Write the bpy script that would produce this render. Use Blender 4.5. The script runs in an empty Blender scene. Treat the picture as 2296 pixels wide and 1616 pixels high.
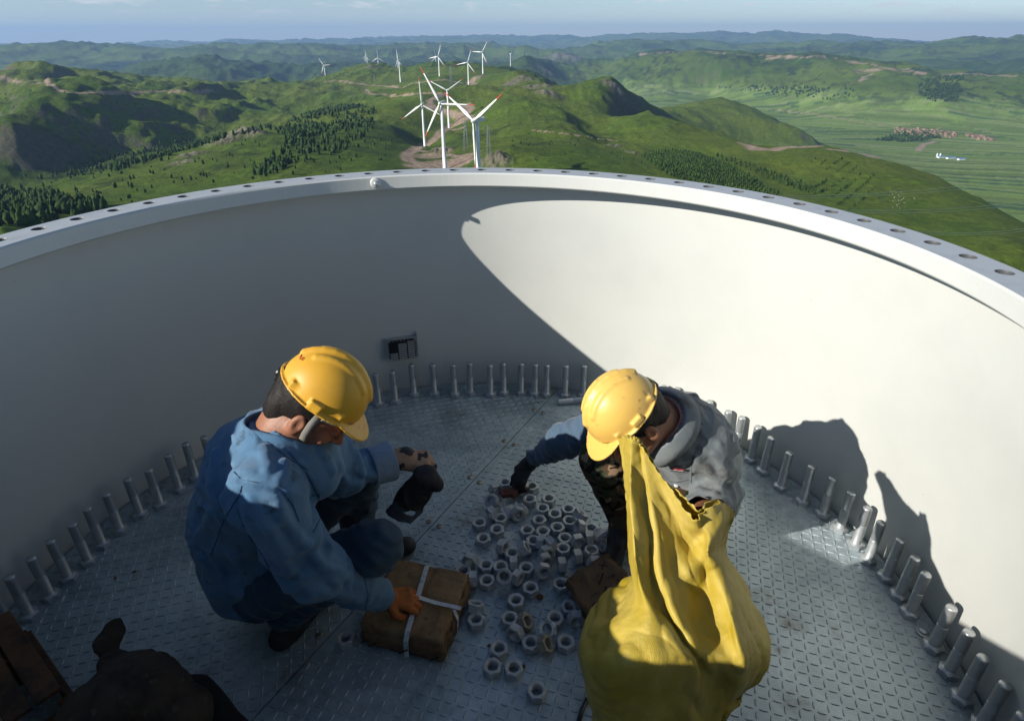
import bpy, bmesh, math, random
import numpy as np
from math import radians, sin, cos, pi
random.seed(5); rng = np.random.default_rng(7)
SC = bpy.context.scene; COL = SC.collection

# ---------------------------------------------------------------- camera (the photographer stands above the near rim)
S = .54; F = 1357.67; PIT = .4889; ROLL = .0036
CAM = np.array([.309*S, -2.7012*S, 3.3085*S])
R_OUT, R_IN, R_HOLE, R_TOP, R_FLOOR, Z_RIM = 1.501, 1.367, 1.446, 1.470, 1.6315, (3.3085-1)*S
cd = bpy.data.cameras.new('camera'); cam = bpy.data.objects.new('camera', cd); COL.objects.link(cam)
cam.location = CAM
cam.rotation_mode = 'XYZ'
from mathutils import Matrix, Vector
cam.matrix_world = Matrix.Translation(Vector(CAM)) @ (Matrix.Rotation(pi/2-PIT, 4, 'X') @ Matrix.Rotation(-ROLL*1.0, 4, 'Z'))
cd.sensor_width = 36; cd.lens = F/2296*36; cd.clip_start = .05; cd.clip_end = 120000
SC.camera = cam
SC.render.resolution_x = 1024; SC.render.resolution_y = 720

# ---------------------------------------------------------------- sun, sky, exposure
SUN_AZ, SUN_EL = radians(61.3), radians(25.2)      # the light travels towards azimuth 62 deg (from +Y towards +X)
sd = bpy.data.lights.new('sun', 'SUN'); sun = bpy.data.objects.new('sun', sd); COL.objects.link(sun)
sd.energy = 5.0; sd.angle = radians(.5); sd.color = (1, .94, .85)
ldir = Vector((sin(SUN_AZ)*cos(SUN_EL), cos(SUN_AZ)*cos(SUN_EL), -sin(SUN_EL)))
sun.rotation_euler = ldir.to_track_quat('-Z', 'Y').to_euler(); sun.location = (-30, -20, 40)
W = bpy.data.worlds.new("World"); SC.world = W; W.use_nodes = True
nt = W.node_tree; nt.nodes.clear()
def N(t, ty, **kw):
    n = t.nodes.new(ty)
    for k, v in kw.items():
        if k.startswith('i_'):
            key = k[2:]; key = int(key) if key.isdigit() else key.replace('_', ' ')
            n.inputs[key].default_value = v
        else: setattr(n, k, v)
    return n
out = N(nt, 'ShaderNodeOutputWorld'); bg = N(nt, 'ShaderNodeBackground'); bg.inputs['Strength'].default_value = .078
sky = N(nt, 'ShaderNodeTexSky', sky_type='NISHITA', sun_disc=False, sun_elevation=SUN_EL, altitude=1500, air_density=1.0, dust_density=.15, ozone_density=2.2)
sky.sun_rotation = pi + SUN_AZ
tc = N(nt, 'ShaderNodeTexCoord'); sep = N(nt, 'ShaderNodeSeparateXYZ'); nt.links.new(tc.outputs['Generated'], sep.inputs[0])
# thin low clouds: noise over the direction, stretched level with the horizon, only in a band just above it
mp = N(nt, 'ShaderNodeMapping'); mp.inputs['Scale'].default_value = (17, 17, 95); mp.inputs['Location'].default_value = (1.3, 2.1, .4)
nt.links.new(tc.outputs['Generated'], mp.inputs[0])
nz = N(nt, 'ShaderNodeTexNoise', i_Scale=1.0, i_Detail=7.0, i_Roughness=.6); nt.links.new(mp.outputs[0], nz.inputs['Vector'])
cr = N(nt, 'ShaderNodeValToRGB'); cr.color_ramp.elements[0].position = .54; cr.color_ramp.elements[1].position = .68
nt.links.new(nz.outputs['Fac'], cr.inputs[0])
band = N(nt, 'ShaderNodeValToRGB'); e = band.color_ramp.elements
e[0].position = .016; e[0].color = (0, 0, 0, 1); e[1].position = .035; e[1].color = (1, 1, 1, 1)
e2 = e.new(.075); e2.color = (1, 1, 1, 1); e3 = e.new(.12); e3.color = (.25, .25, .25, 1)
nt.links.new(sep.outputs['Z'], band.inputs[0])
mul = N(nt, 'ShaderNodeMath', operation='MULTIPLY'); nt.links.new(cr.outputs[0], mul.inputs[0]); nt.links.new(band.outputs[0], mul.inputs[1])
m2 = N(nt, 'ShaderNodeMath', operation='MULTIPLY', i_1=.8); nt.links.new(mul.outputs[0], m2.inputs[0])
mix = N(nt, 'ShaderNodeMix', data_type='RGBA'); mix.inputs['B'].default_value = (8.2, 7.9, 7.7, 1)
nt.links.new(m2.outputs[0], mix.inputs['Factor']); nt.links.new(sky.outputs[0], mix.inputs['A'])
nt.links.new(mix.outputs['Result'], bg.inputs['Color']); nt.links.new(bg.outputs[0], out.inputs[0])
vs = SC.view_settings; vs.view_transform = 'Standard'; vs.look = 'None'; vs.exposure = .55; vs.gamma = 1; vs.use_curve_mapping = False

# ---------------------------------------------------------------- pixel <-> place helpers (pixels of a 2296 wide view)
def ray(x, y):
    x = (x-1148)/F; y = (y-808)/F
    a, b = cos(ROLL), sin(ROLL); x, y = x*a+y*b, -x*b+y*a
    c, s = cos(PIT), sin(PIT)
    return np.array([x, c-y*s, -s-y*c])
def at_z(x, y, z): d = ray(x, y); return CAM+d*((z-CAM[2])/d[2])
def at_d(x, y, dist): d = ray(x, y); return CAM+d*(dist/math.hypot(d[0], d[1]))
def proj(P):
    P = np.asarray(P, float)-CAM; c, s = cos(PIT), sin(PIT)
    fw = P[..., 1]*c-P[..., 2]*s; up = P[..., 1]*s+P[..., 2]*c; x = P[..., 0]/fw*F; y = -up/fw*F
    return 1148+x*cos(ROLL)-y*sin(ROLL), 808+x*sin(ROLL)+y*cos(ROLL)
def azt(x, y): d = ray(x, y); h = math.hypot(d[0], d[1]); return math.atan2(d[0], d[1]), d[2]/h

# ---------------------------------------------------------------- object helpers
def tag(o, label=None, cat=None, group=None, kind=None):
    if label: o['label'] = label
    if cat: o['category'] = cat
    if group: o['group'] = group
    if kind: o['kind'] = kind
    return o
def empty(name, loc=(0, 0, 0), rot=(0, 0, 0)):
    o = bpy.data.objects.new(name, None); COL.objects.link(o); o.location = loc; o.rotation_euler = rot
    o.empty_display_size = .1; return o
def link(name, me, mat=None, parent=None, smooth=False):
    o = bpy.data.objects.new(name, me); COL.objects.link(o)
    if mat is not None:
        for m in (mat if isinstance(mat, (list, tuple)) else [mat]): me.materials.append(m)
    if parent is not None: o.parent = parent
    if smooth: me.shade_smooth()
    return o
def mesh_vf(name, V, Fq, mat=None, parent=None, smooth=False, mids=None):
    me = bpy.data.meshes.new(name); V = np.asarray(V, np.float32)
    if isinstance(Fq, np.ndarray):
        k = Fq.shape[1]; me.vertices.add(len(V)); me.vertices.foreach_set('co', V.ravel())
        me.loops.add(Fq.size); me.loops.foreach_set('vertex_index', Fq.astype(np.int32).ravel())
        me.polygons.add(len(Fq)); me.polygons.foreach_set('loop_start', np.arange(0, Fq.size, k, dtype=np.int32))
        me.polygons.foreach_set('loop_total', np.full(len(Fq), k, np.int32)); me.update(calc_edges=True)
    else: me.from_pydata(V.tolist(), [], Fq); me.update()
    if mids is not None: me.polygons.foreach_set('material_index', np.asarray(mids, np.int32))
    return link(name, me, mat, parent, smooth)
def bobj(name, bm, mat=None, parent=None, smooth=False, bevel=0):
    if bevel: bmesh.ops.bevel(bm, geom=[e for e in bm.edges if e.calc_face_angle(0) > .5], offset=bevel, segments=1, affect='EDGES', profile=.6)
    me = bpy.data.meshes.new(name); bmesh.ops.recalc_face_normals(bm, faces=bm.faces); bm.to_mesh(me); bm.free()
    return link(name, me, mat, parent, smooth)
def bm_box(bm, c, s, M=None):
    r = bmesh.ops.create_cube(bm, size=1); vs_ = r['verts']
    for v in vs_:
        v.co = Vector((v.co.x*s[0]+c[0], v.co.y*s[1]+c[1], v.co.z*s[2]+c[2]))
        if M is not None: v.co = M @ v.co
    return vs_
def bm_lathe(bm, prof, n, M=None, cap0=True, cap1=True, ph=0.):
    rings = []
    for r, z in prof:
        ring = [bm.verts.new((r*cos(2*pi*i/n+ph), r*sin(2*pi*i/n+ph), z)) for i in range(n)]; rings.append(ring)
    for a, b in zip(rings, rings[1:]):
        for i in range(n): bm.faces.new((a[i], a[(i+1) % n], b[(i+1) % n], b[i]))
    if cap0: bm.faces.new(rings[0][::-1])
    if cap1: bm.faces.new(rings[-1])
    if M is not None:
        for rg in rings:
            for v in rg: v.co = M @ v.co
    return rings
def bm_tube(bm, pts, r, n=6, caps=True):
    pts = [Vector(p) for p in pts]; rr = r if isinstance(r, (list, tuple)) else [r]*len(pts); rings = []; up = None
    for i, p in enumerate(pts):
        t = (pts[min(i+1, len(pts)-1)]-pts[max(i-1, 0)]).normalized()
        if up is None: up = t.orthogonal().normalized()
        up = (up-t*up.dot(t)).normalized(); s_ = t.cross(up)
        rings.append([bm.verts.new(p+(up*cos(2*pi*k/n)+s_*sin(2*pi*k/n))*rr[i]) for k in range(n)])
    for a, b in zip(rings, rings[1:]):
        for k in range(n): bm.faces.new((a[k], a[(k+1) % n], b[(k+1) % n], b[k]))
    if caps: bm.faces.new(rings[0][::-1]); bm.faces.new(rings[-1])
def copy_tree(o, parent=None):
    c = o.copy(); COL.objects.link(c); c.parent = parent
    for ch in list(o.children): copy_tree(ch, c)
    return c

# ---------------------------------------------------------------- noise
def _h(ix, iy, iz):
    n = (ix*374761393+iy*668265263+iz*2147483647+ (ix*iy) * 97) & 0xffffffff
    n = ((n ^ (n >> 13))*1274126177) & 0xffffffff
    n = ((n ^ (n >> 15))*2246822519) & 0xffffffff
    return ((n ^ (n >> 16)) & 0xffffff)/float(0xffffff)
def vnoise(P):
    P = np.asarray(P, float); i = np.floor(P).astype(np.int64); f = P-i; f = f*f*f*(f*(f*6-15)+10)
    r = 0
    for dx in (0, 1):
        for dy in (0, 1):
            for dz in (0, 1):
                w = (f[..., 0] if dx else 1-f[..., 0])*(f[..., 1] if dy else 1-f[..., 1])*(f[..., 2] if dz else 1-f[..., 2])
                r = r+w*_h(i[..., 0]+dx, i[..., 1]+dy, i[..., 2]+dz)
    return r*2-1
def fbm(P, o=4, ridged=False):
    a, s, t = 1., 0., 0.; P = np.asarray(P, float)
    for k in range(o):
        n = vnoise(P*2**k+17.3*k)
        if ridged: n = .6-2*np.abs(n)
        s = s+a*n; t += a; a *= .5
    return s/t
def xy0(x, y): return np.stack([x, y, 0*x+.37], -1)

# ---------------------------------------------------------------- material helper
def mat(name, col, rough=.6, metal=0., spec=.5, bump=None, var=None, coat=0., sub=None, var2=None):
    """col linear rgb; bump=(scale,dist,detail); var=(scale, rgb2, lo, hi) large patches; var2 the same again"""
    m = bpy.data.materials.new(name); m.use_nodes = True; t = m.node_tree; b = t.nodes['Principled BSDF']
    b.inputs['Base Color'].default_value = (*col, 1); b.inputs['Roughness'].default_value = rough; b.inputs['Metallic'].default_value = metal
    b.inputs['Specular IOR Level'].default_value = spec; b.inputs['Coat Weight'].default_value = coat
    tc = N(t, 'ShaderNodeTexCoord'); src = None
    for v in (var, var2):
        if not v: continue
        n = N(t, 'ShaderNodeTexNoise', i_Scale=v[0], i_Detail=6., i_Roughness=.62); t.links.new(tc.outputs['Object'], n.inputs['Vector'])
        r = N(t, 'ShaderNodeMapRange', i_From_Min=v[2], i_From_Max=v[3]); t.links.new(n.outputs['Fac'], r.inputs['Value'])
        mx = N(t, 'ShaderNodeMix', data_type='RGBA'); mx.inputs['B'].default_value = (*v[1], 1)
        if src: t.links.new(src, mx.inputs['A'])
        else: mx.inputs['A'].default_value = (*col, 1)
        t.links.new(r.outputs[0], mx.inputs['Factor']); src = mx.outputs['Result']
    if src: t.links.new(src, b.inputs['Base Color'])
    if bump:
        n = N(t, 'ShaderNodeTexNoise', i_Scale=bump[0], i_Detail=float(bump[2])); t.links.new(tc.outputs['Object'], n.inputs['Vector'])
        bp = N(t, 'ShaderNodeBump', i_Strength=1., i_Distance=bump[1]); t.links.new(n.outputs['Fac'], bp.inputs['Height']); t.links.new(bp.outputs[0], b.inputs['Normal'])
    return m
# ================================================================ the tower section: wall, flange, floor
M_white = mat('white_tower_paint', (.52, .535, .505), rough=.38, spec=.4, bump=(7, .0012, 3), var=(2.2, (.485, .50, .475), .48, .72), var2=(46, (.33, .32, .28), .70, .76))
M_flange = mat('grey_white_primer', (.36, .39, .41), rough=.5, spec=.4, bump=(60, .0004, 3), var=(14, (.28, .31, .33), .5, .8))
tw = empty('tower_section'); tag(tw, 'open white steel tower section around the two crouching workers, bolt holes round its top flange', 'tower section')
def ring_wall():
    n = 256; V, Q = [], []
    prof = [(R_FLOOR, -.02), (R_FLOOR-.04, .34), (R_FLOOR-.085, .72), (R_TOP, Z_RIM-.062), (R_TOP, Z_RIM-.055), (R_OUT-.004, Z_RIM-.055), (R_OUT-.004, Z_RIM-.064), (R_FLOOR+.03, -.02), (R_FLOOR+.5, -3.), (2.0, -68)]
    for r, z in prof: V += [(r*sin(2*pi*i/n), r*cos(2*pi*i/n), z) for i in range(n)]
    for k in range(len(prof)-1): Q += [(k*n+i, k*n+(i+1) % n, (k+1)*n+(i+1) % n, (k+1)*n+i) for i in range(n)]
    return V, np.array(Q)
V, Q = ring_wall(); mesh_vf('wall', V, Q, M_white, tw, True)
def flange():
    bm = bmesh.new(); nh = 70; ph = -1.2346; da = 2*pi/nh; hr = .0205; z0, z1 = Z_RIM-.062, Z_RIM
    K = 24; c = .006
    for h in range(nh):
        a0 = ph+h*da; sect = []
        # sector boundary sampled at the same directions as the hole circle
        for k in range(K):
            t = 2*pi*k/K+pi/4; u, v = cos(t), sin(t); m_ = max(abs(u), abs(v)); u, v = u/m_, v/m_
            r = R_HOLE+(v*(R_OUT-c-R_HOLE) if v > 0 else v*(R_HOLE-R_IN-c)); a = a0+u*da/2
            sect.append((r, a))
        top = [bm.verts.new((r*sin(a), r*cos(a), z1)) for r, a in sect]
        hc = (R_HOLE*sin(a0), R_HOLE*cos(a0))
        def circ(rad, z):
            o = []
            for k in range(K):
                t = 2*pi*k/K+pi/4; lr, lt = sin(t)*rad, cos(t)*rad
                r = R_HOLE+lr; a = a0+lt/R_HOLE; o.append(bm.verts.new((r*sin(a), r*cos(a), z)))
            return o
        h1 = circ(hr+.002, z1); h2 = circ(hr, z1-.003); h3 = circ(hr, z0)
        for A, B in ((top, h1), (h1, h2), (h2, h3)):
            for k in range(K): bm.faces.new((A[k], A[(k+1) % K], B[(k+1) % K], B[k]))
    n = 280
    for prof in ([(R_OUT-c, z1), (R_OUT, z1-c), (R_OUT, z0)], [(R_IN+c, z1), (R_IN, z1-c), (R_IN, z0+c), (R_IN+c, z0), (R_TOP-.001, z0)]):
        rings = [[bm.verts.new((r*sin(2*pi*i/n), r*cos(2*pi*i/n), z)) for i in range(n)] for r, z in prof]
        for A, B in zip(rings, rings[1:]):
            for i in range(n): bm.faces.new((A[i], A[(i+1) % n], B[(i+1) % n], B[i]))
    bmesh.ops.remove_doubles(bm, verts=bm.verts, dist=1e-5)
    o = bobj('flange', bm, [M_white, M_flange, mat('bare_bore', (.10, .105, .11), .5, .3)], tw)
    for p in o.data.polygons:
        r_ = math.hypot(p.center.x, p.center.y)
        if p.normal.z > .9: p.material_index = 1
        elif abs(r_-R_HOLE) < .024 and abs(p.normal.z) < .9: p.material_index = 2
    return o
flange()

# floor: two checker plates meeting at a seam, raised lozenge treads as real geometry
SEAM = [np.array([.47, 1.69])*S/.59, np.array([-.67, -.41])*S/.59]
sdir = (SEAM[1]-SEAM[0])/np.linalg.norm(SEAM[1]-SEAM[0]); snor = np.array([-sdir[1], sdir[0]])
def steel_floor():
    m = bpy.data.materials.new('galvanised_checker_steel'); m.use_nodes = True; t = m.node_tree; b = t.nodes['Principled BSDF']
    tc = N(t, 'ShaderNodeTexCoord')
    n1 = N(t, 'ShaderNodeTexNoise', i_Scale=2.4, i_Detail=8., i_Roughness=.62, i_Distortion=.6); t.links.new(tc.outputs['Object'], n1.inputs['Vector'])
    n2 = N(t, 'ShaderNodeTexNoise', i_Scale=22., i_Detail=6., i_Roughness=.7); t.links.new(tc.outputs['Object'], n2.inputs['Vector'])
    n3 = N(t, 'ShaderNodeTexNoise', noise_dimensions='4D', i_Scale=3.3, i_Detail=9., i_Roughness=.68, i_W=3.); t.links.new(tc.outputs['Object'], n3.inputs['Vector'])
    r1 = N(t, 'ShaderNodeValToRGB'); e = r1.color_ramp.elements; e[0].position = .3; e[0].color = (.195, .255, .285, 1); e[1].position = .72; e[1].color = (.50, .575, .60, 1)
    t.links.new(n1.outputs['Fac'], r1.inputs[0])
    mx = N(t, 'ShaderNodeMix', data_type='RGBA', blend_type='MULTIPLY', i_Factor=.75); t.links.new(r1.outputs[0], mx.inputs['A'])
    r2 = N(t, 'ShaderNodeValToRGB'); e = r2.color_ramp.elements; e[0].position = .25; e[0].color = (.62, .62, .62, 1); e[1].position = .7; e[1].color = (1.15, 1.15, 1.15, 1)
    t.links.new(n2.outputs['Fac'], r2.inputs[0]); t.links.new(r2.outputs[0], mx.inputs['B'])
    rr = N(t, 'ShaderNodeMapRange', i_From_Min=.57, i_From_Max=.72); t.links.new(n3.outputs['Fac'], rr.inputs['Value'])
    mx2 = N(t, 'ShaderNodeMix', data_type='RGBA'); mx2.inputs['B'].default_value = (.12, .095, .06, 1)
    t.links.new(rr.outputs[0], mx2.inputs['Factor']); t.links.new(mx.outputs['Result'], mx2.inputs['A'])
    t.links.new(mx2.outputs['Result'], b.inputs['Base Color']); b.inputs['Metallic'].default_value = .35
    rq = N(t, 'ShaderNodeMapRange', i_From_Min=.3, i_From_Max=.7, i_To_Min=.30, i_To_Max=.56); t.links.new(n2.outputs['Fac'], rq.inputs['Value']); t.links.new(rq.outputs[0], b.inputs['Roughness'])
    bp = N(t, 'ShaderNodeBump', i_Strength=.6, i_Distance=.0012); t.links.new(n2.outputs['Fac'], bp.inputs['Height']); t.links.new(bp.outputs[0], b.inputs['Normal'])
    return m
M_floor = steel_floor()
def half_plate(side, rot, name, label):
    gap = .0022; R = R_FLOOR-.012
    # half-disc outline: chord along the seam
    c0 = SEAM[0]@snor*side+gap                      # signed distance of the chord
    a = math.acos(max(-1, min(1, c0/R))); base = math.atan2(snor[1]*side, snor[0]*side)
    pts = [(R*cos(base+t), R*sin(base+t)) for t in np.linspace(-a, a, 140)]
    n = len(pts); V = [(x, y, 0) for x, y in pts]+[(x, y, -.008) for x, y in pts]; Fc = [list(range(n))]+[(i, (i+1) % n, n+(i+1) % n, n+i)[::-1] for i in range(n)]
    # treads
    p = .0295; c, s = cos(rot), sin(rot); L, Wd, H = .0150, .0036, .0030; K = 8
    g = np.arange(-62, 63); I, J = np.meshgrid(g, g); I, J = I.ravel(), J.ravel()
    X = I*p; Y = J*p; x = c*X-s*Y; y = s*X+c*Y
    ok = (x*x+y*y < (R-.02)**2) & (x*snor[0]*side+y*snor[1]*side > c0+.014); x, y, I, J = x[ok], y[ok], I[ok], J[ok]
    th = rot+np.where((I+J) % 2 == 0, pi/4, -pi/4)
    tt = np.linspace(0, 2*pi, K, endpoint=False)
    lx = np.concatenate([L*np.cos(tt), L*.55*np.cos(tt)]); ly = np.concatenate([Wd*np.sin(tt), Wd*.4*np.sin(tt)]); lz = np.concatenate([np.full(K, -.0002), np.full(K, H)])
    VX = x[:, None]+lx*np.cos(th)[:, None]-ly*np.sin(th)[:, None]; VY = y[:, None]+lx*np.sin(th)[:, None]+ly*np.cos(th)[:, None]
    VV = np.stack([VX, VY, np.broadcast_to(lz, VX.shape)], -1).reshape(-1, 3); off = len(V)
    fq = [(k, (k+1) % K, K+(k+1) % K, K+k) for k in range(K)]
    for q in range(len(x)):
        o = off+q*2*K
        Fc += [tuple(o+v for v in f) for f in fq]; Fc.append(tuple(range(o+K, o+2*K)))
    o = mesh_vf(name, V+VV.tolist(), Fc, M_floor); tag(o, kind='structure'); return o
half_plate(1, radians(28), 'floor', ''); half_plate(-1, radians(62), 'floor', '')
mesh_vf('floor_frame', [(1.62*sin(2*pi*i/64), 1.62*cos(2*pi*i/64), -.0095) for i in range(64)], [list(range(64))[::-1]], mat('dark_frame', (.02, .02, .022), .7)).__setitem__('kind', 'structure')

# ---- lifting stud on the flange's inner face
M_zinc = mat('galvanised_steel', (.46, .49, .505), rough=.42, metal=.6, bump=(90, .0006, 4), var=(30, (.30, .325, .345), .4, .8))
def on_radius(x, y, R):
    d = ray(x, y); a = d[0]**2+d[1]**2; b = CAM[0]*d[0]+CAM[1]*d[1]; c = CAM[0]**2+CAM[1]**2-R*R
    return CAM+d*((-b+math.sqrt(b*b-a*c))/a)
p = on_radius(845, 408, R_IN)
st = empty('flange_stud', p, (pi/2, 0, -math.atan2(p[0], p[1]))); tag(st, 'round galvanised stud with washer screwed into the inner face of the white flange', 'stud')
bm = bmesh.new(); bm_lathe(bm, [(.022, 0), (.024, .002), (.024, .006), (.018, .009)], 24); bobj('washer', bm, M_white, st, True)
bm = bmesh.new(); bm_lathe(bm, [(.0105, .009), (.0115, .011), (.0115, .03), (.009, .033), (.0, .0335)], 20, cap1=False); bobj('stud_bolt', bm, M_zinc, st, True)

# ---- type plate on the wall
def wall_r(z): return R_FLOOR+(R_TOP-R_FLOOR)*z/(Z_RIM-.06)
def at_wall(x, y):
    R = 1.55
    for _ in range(6): P = on_radius(x, y, R); R = wall_r(P[2])
    return P
M_black = mat('black_enamel', (.008, .008, .009), .35); M_alu = mat('brushed_aluminium', (.42, .44, .44), .4, .6)
A, B = at_wall(868, 760), at_wall(931, 752); Dn = at_wall(933, 795)
mid = (A+B)/2; wv = np.linalg.norm(B-A); hv = A[2]-Dn[2]
pl = empty('type_plate', (mid[0], mid[1], Dn[2]), (0, 0, -math.atan2(mid[0], mid[1])-radians(1))); tag(pl, 'black type plate with rows of silver print in an aluminium holder on the white wall', 'type plate')
bm = bmesh.new(); bm_box(bm, (0, -.012, hv/2), (wv, .004, hv)); bm_box(bm, (0, -.004, hv+.006), (wv+.02, .03, .006)); bm_box(bm, (-wv/2-.006, -.004, hv/2+.01), (.005, .03, hv*.9)); bm_box(bm, (wv/2+.006, -.004, hv/2+.014), (.005, .03, hv+.03))
bobj('holder', bm, M_alu, pl)
bm = bmesh.new(); bm_box(bm, (0, -.0155, hv/2), (wv-.008, .002, hv-.006)); bobj('panel', bm, M_black, pl)
bm = bmesh.new()
rr = random.Random(3)
for c_, (x0, x1, top) in enumerate(((-.44, -.17, .42), (-.13, .16, .86), (.2, .45, .94))):
    y = .07
    while y < top:
        bm_box(bm, ((x0+x1)/2*wv, -.0172, y*hv), ((x1-x0)*wv, .001, .052*hv)); y += .088
for k in range(5): bm_box(bm, ((-.42+k*.13)*wv, -.0172, .94*hv), (.04*wv, .001, .03*hv))
bobj('print_field', bm, mat('silver_print', (.38, .40, .40), .5, .3), pl)
bm = bmesh.new()
for sx in (-1, 1):
    for sz in (.06, .94):
        bm = bmesh.new(); bm_lathe(bm, [(.004, 0), (.004, .002), (.002, .003)], 10, Matrix.Translation((sx*(wv/2-.007), -.0165, sz*hv)) @ Matrix.Rotation(pi/2, 4, 'X')); bobj('rivet', bm, M_alu, pl)

# ---- slotted floor screws along the seam
M_screw = mat('worn_brass_screw', (.38, .33, .24), .35, .8, var=(80, (.2, .12, .06), .5, .7))
def make_screw(loc, rz):
    t = empty('floor_screw', loc, (0, 0, rz))
    bm = bmesh.new(); bm_lathe(bm, [(.0125, 0), (.0125, .001), (.0105, .0032), (.0, .0038)], 22, cap1=False); bobj('screw_head', bm, M_screw, t, True)
    bm = bmesh.new(); bm_box(bm, (0, 0, .0034), (.021, .0024, .0022)); bobj('slot', bm, M_black, t)
    return t
scr = [((1197, 919), 'brass slotted screw left of the seam, nearest the far wall', .9), ((1217, 926.6), 'brass slotted screw right of the seam, nearest the far wall', .2), ((1130, 988), 'brass slotted screw left of the seam below the far wall pair', 1.1), ((1151.7, 997), 'brass slotted screw right of the seam, beside the reaching arm', -.3),
       ((1051.6, 1069.5), 'slotted screw in a rust stain left of the seam in front of the held glove', 1.5), ((1073, 1081), 'slotted screw right of the seam just left of the upper nuts', .7), ((959, 1167), 'slotted screw left of the seam behind the strapped box', 0.), ((982, 1178), 'slotted screw right of the seam above the strapped box', .4), ((711, 1420), 'slotted screw in shade left of the strapped box', .8)]
s0 = None
for (x, y), lb, rz in scr:
    if s0 is None: s0 = t = make_screw(at_z(x, y, .002), rz)
    else: t = copy_tree(s0); t.location = at_z(x, y, .002); t.rotation_euler = (0, 0, rz)
    tag(t, lb, 'screw', 'slotted screws along the floor seam')
p = at_z(2066, 1423, .004); t = empty('pan_head_screw', p); tag(t, 'round steel bolt head in the floor beside the right wall', 'screw')
bm = bmesh.new(); bm_lathe(bm, [(.024, 0), (.024, .003), (.018, .0035)], 26); bobj('washer', bm, M_zinc, t)
bm = bmesh.new(); bm_lathe(bm, [(.015, .0036), (.015, .007), (.011, .011), (0, .012)], 20, cap1=False); bobj('screw_head', bm, M_zinc, t, True)

# ---------------------------------------------------------------- bolts
M_thread = mat('rolled_thread_steel', (.50, .52, .53), rough=.38, metal=.75, bump=(60, .0005, 3))
def hexprof(r, ph=0): return [(r*cos(pi/3*k+ph), r*sin(pi/3*k+ph)) for k in range(6)]
def hex_nut_mesh(bm, af, h, hole=None, z0=0., ch=.0035, N6=8):
    """hexagonal prism with the round chamfer on its faces; optional threaded bore"""
    rc = af/2; K = 6*N6; ang = np.linspace(0, 2*pi, K, endpoint=False)
    hexr = rc/np.cos((ang+pi/6) % (pi/3)-pi/6)
    def zoff(r): return max(0, (r-rc*1.005))*.58
    def ring(rs, zs): return [bm.verts.new((rs[i]*cos(ang[i]), rs[i]*sin(ang[i]), zs[i])) for i in range(K)]
    one = np.ones(K); dz = np.array([zoff(r) for r in hexr])
    R = [ring(one*rc*.97, one*z0), ring(hexr, z0+dz+.0006), ring(hexr, z0+h-dz-.0006), ring(one*rc*.97, one*(z0+h))]
    seq = R[:]
    if hole:
        seq.append(ring(one*(hole+.0025), one*(z0+h)))
        nt_ = 12
        for k in range(nt_+1):
            z = z0+h-.0025-(h-.005)*k/nt_; seq.append(ring(one*(hole-(.0011 if k % 2 else 0)), one*z))
        seq.append(ring(one*(hole+.0025), one*z0)); seq.append(R[0])
    for A, B in zip(seq, seq[1:]):
        for i in range(K): bm.faces.new((A[i], A[(i+1) % K], B[(i+1) % K], B[i]))
    if not hole: bm.faces.new(R[0][::-1]); bm.faces.new(R[3])
BL = .198
def make_bolt(name):
    t = empty(name)
    bm = bmesh.new(); hex_nut_mesh(bm, .056, .0225); o = bobj('head', bm, M_zinc, t); 
    bm = bmesh.new(); bm_lathe(bm, [(.0265, .0225), (.0265, .0235), (.0195, .0238), (.0172, .0265), (.0172, .112), (.0165, .1135)], 26, cap0=False); bobj('shank', bm, M_zinc, t, True)
    bm = bmesh.new(); pr = [(.0150, .1136)]; z = .115
    k = 0
    while z < BL-.004: pr.append((.0170 if k % 2 else .0158, z)); z += .0018; k += 1
    pr += [(.0158, BL-.003), (.0142, BL)]; bm_lathe(bm, pr, 26, cap0=False); o = bobj('thread', bm, M_thread, t, True)
    return t
def ordn(i): return ['first', 'second', 'third', 'fourth', 'fifth', 'sixth', 'seventh', 'eighth', 'ninth', 'tenth', 'eleventh', 'twelfth', 'thirteenth', 'fourteenth', 'fifteenth', 'sixteenth', 'seventeenth', 'eighteenth', 'nineteenth', 'twentieth', 'twenty-first'][i]
leftB = [(31, 1417), (62, 1371), (109, 1328), (150, 1287), (195, 1250), (226, 1213), (267, 1181), (312, 1146), (357, 1125), (400, 1090), (437, 1064), (478, 1048)]
midB = [(812, 911), (849, 903), (886, 897), (928, 881), (974, 881), (1019, 882), (1055, 879), (1099, 883), (1129, 879), (1168, 880), (1199, 882), (1225, 884), (1266, 886), (1306, 886)]
backB = [(1479, 936), (1508, 942), (1536, 957), (1579, 973)]
rightB = [(1618, 997), (1647, 1011), (1682, 1033), (1709, 1059), (1748, 1095), (1797, 1127), (1842, 1155), (1880, 1189), (1915, 1225), (1943, 1259), (1983, 1299), (2012, 1340), (2036, 1379), (2087, 1455), (2122, 1511), (2151, 1571), (2195, 1632), (2243, 1706)]
b0 = None
def put_bolt(x, y, label, k, lying=None):
    global b0
    P = at_z(x, y, .011)
    r = math.hypot(P[0], P[1]); lim = wall_r(0)-.034
    if r > lim: P[0] *= lim/r; P[1] *= lim/r
    if b0 is None: b0 = t = make_bolt('standing_bolt')
    else: t = copy_tree(b0)
    t.location = (P[0], P[1], .0008); rr = random.Random(k*7+1); t.rotation_euler = (rr.uniform(-.008, .008), rr.uniform(-.008, .008), rr.uniform(0, 6.28))
    tag(t, label, 'bolt', 'hex bolts standing on their heads along the wall'); return t
for i, (x, y) in enumerate(leftB): put_bolt(x, y, 'bolt by the left wall, %s counting up from the lower left corner' % ordn(i) if i else 'grey bolt in the dark lower left corner, cut off by the frame', i)
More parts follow.
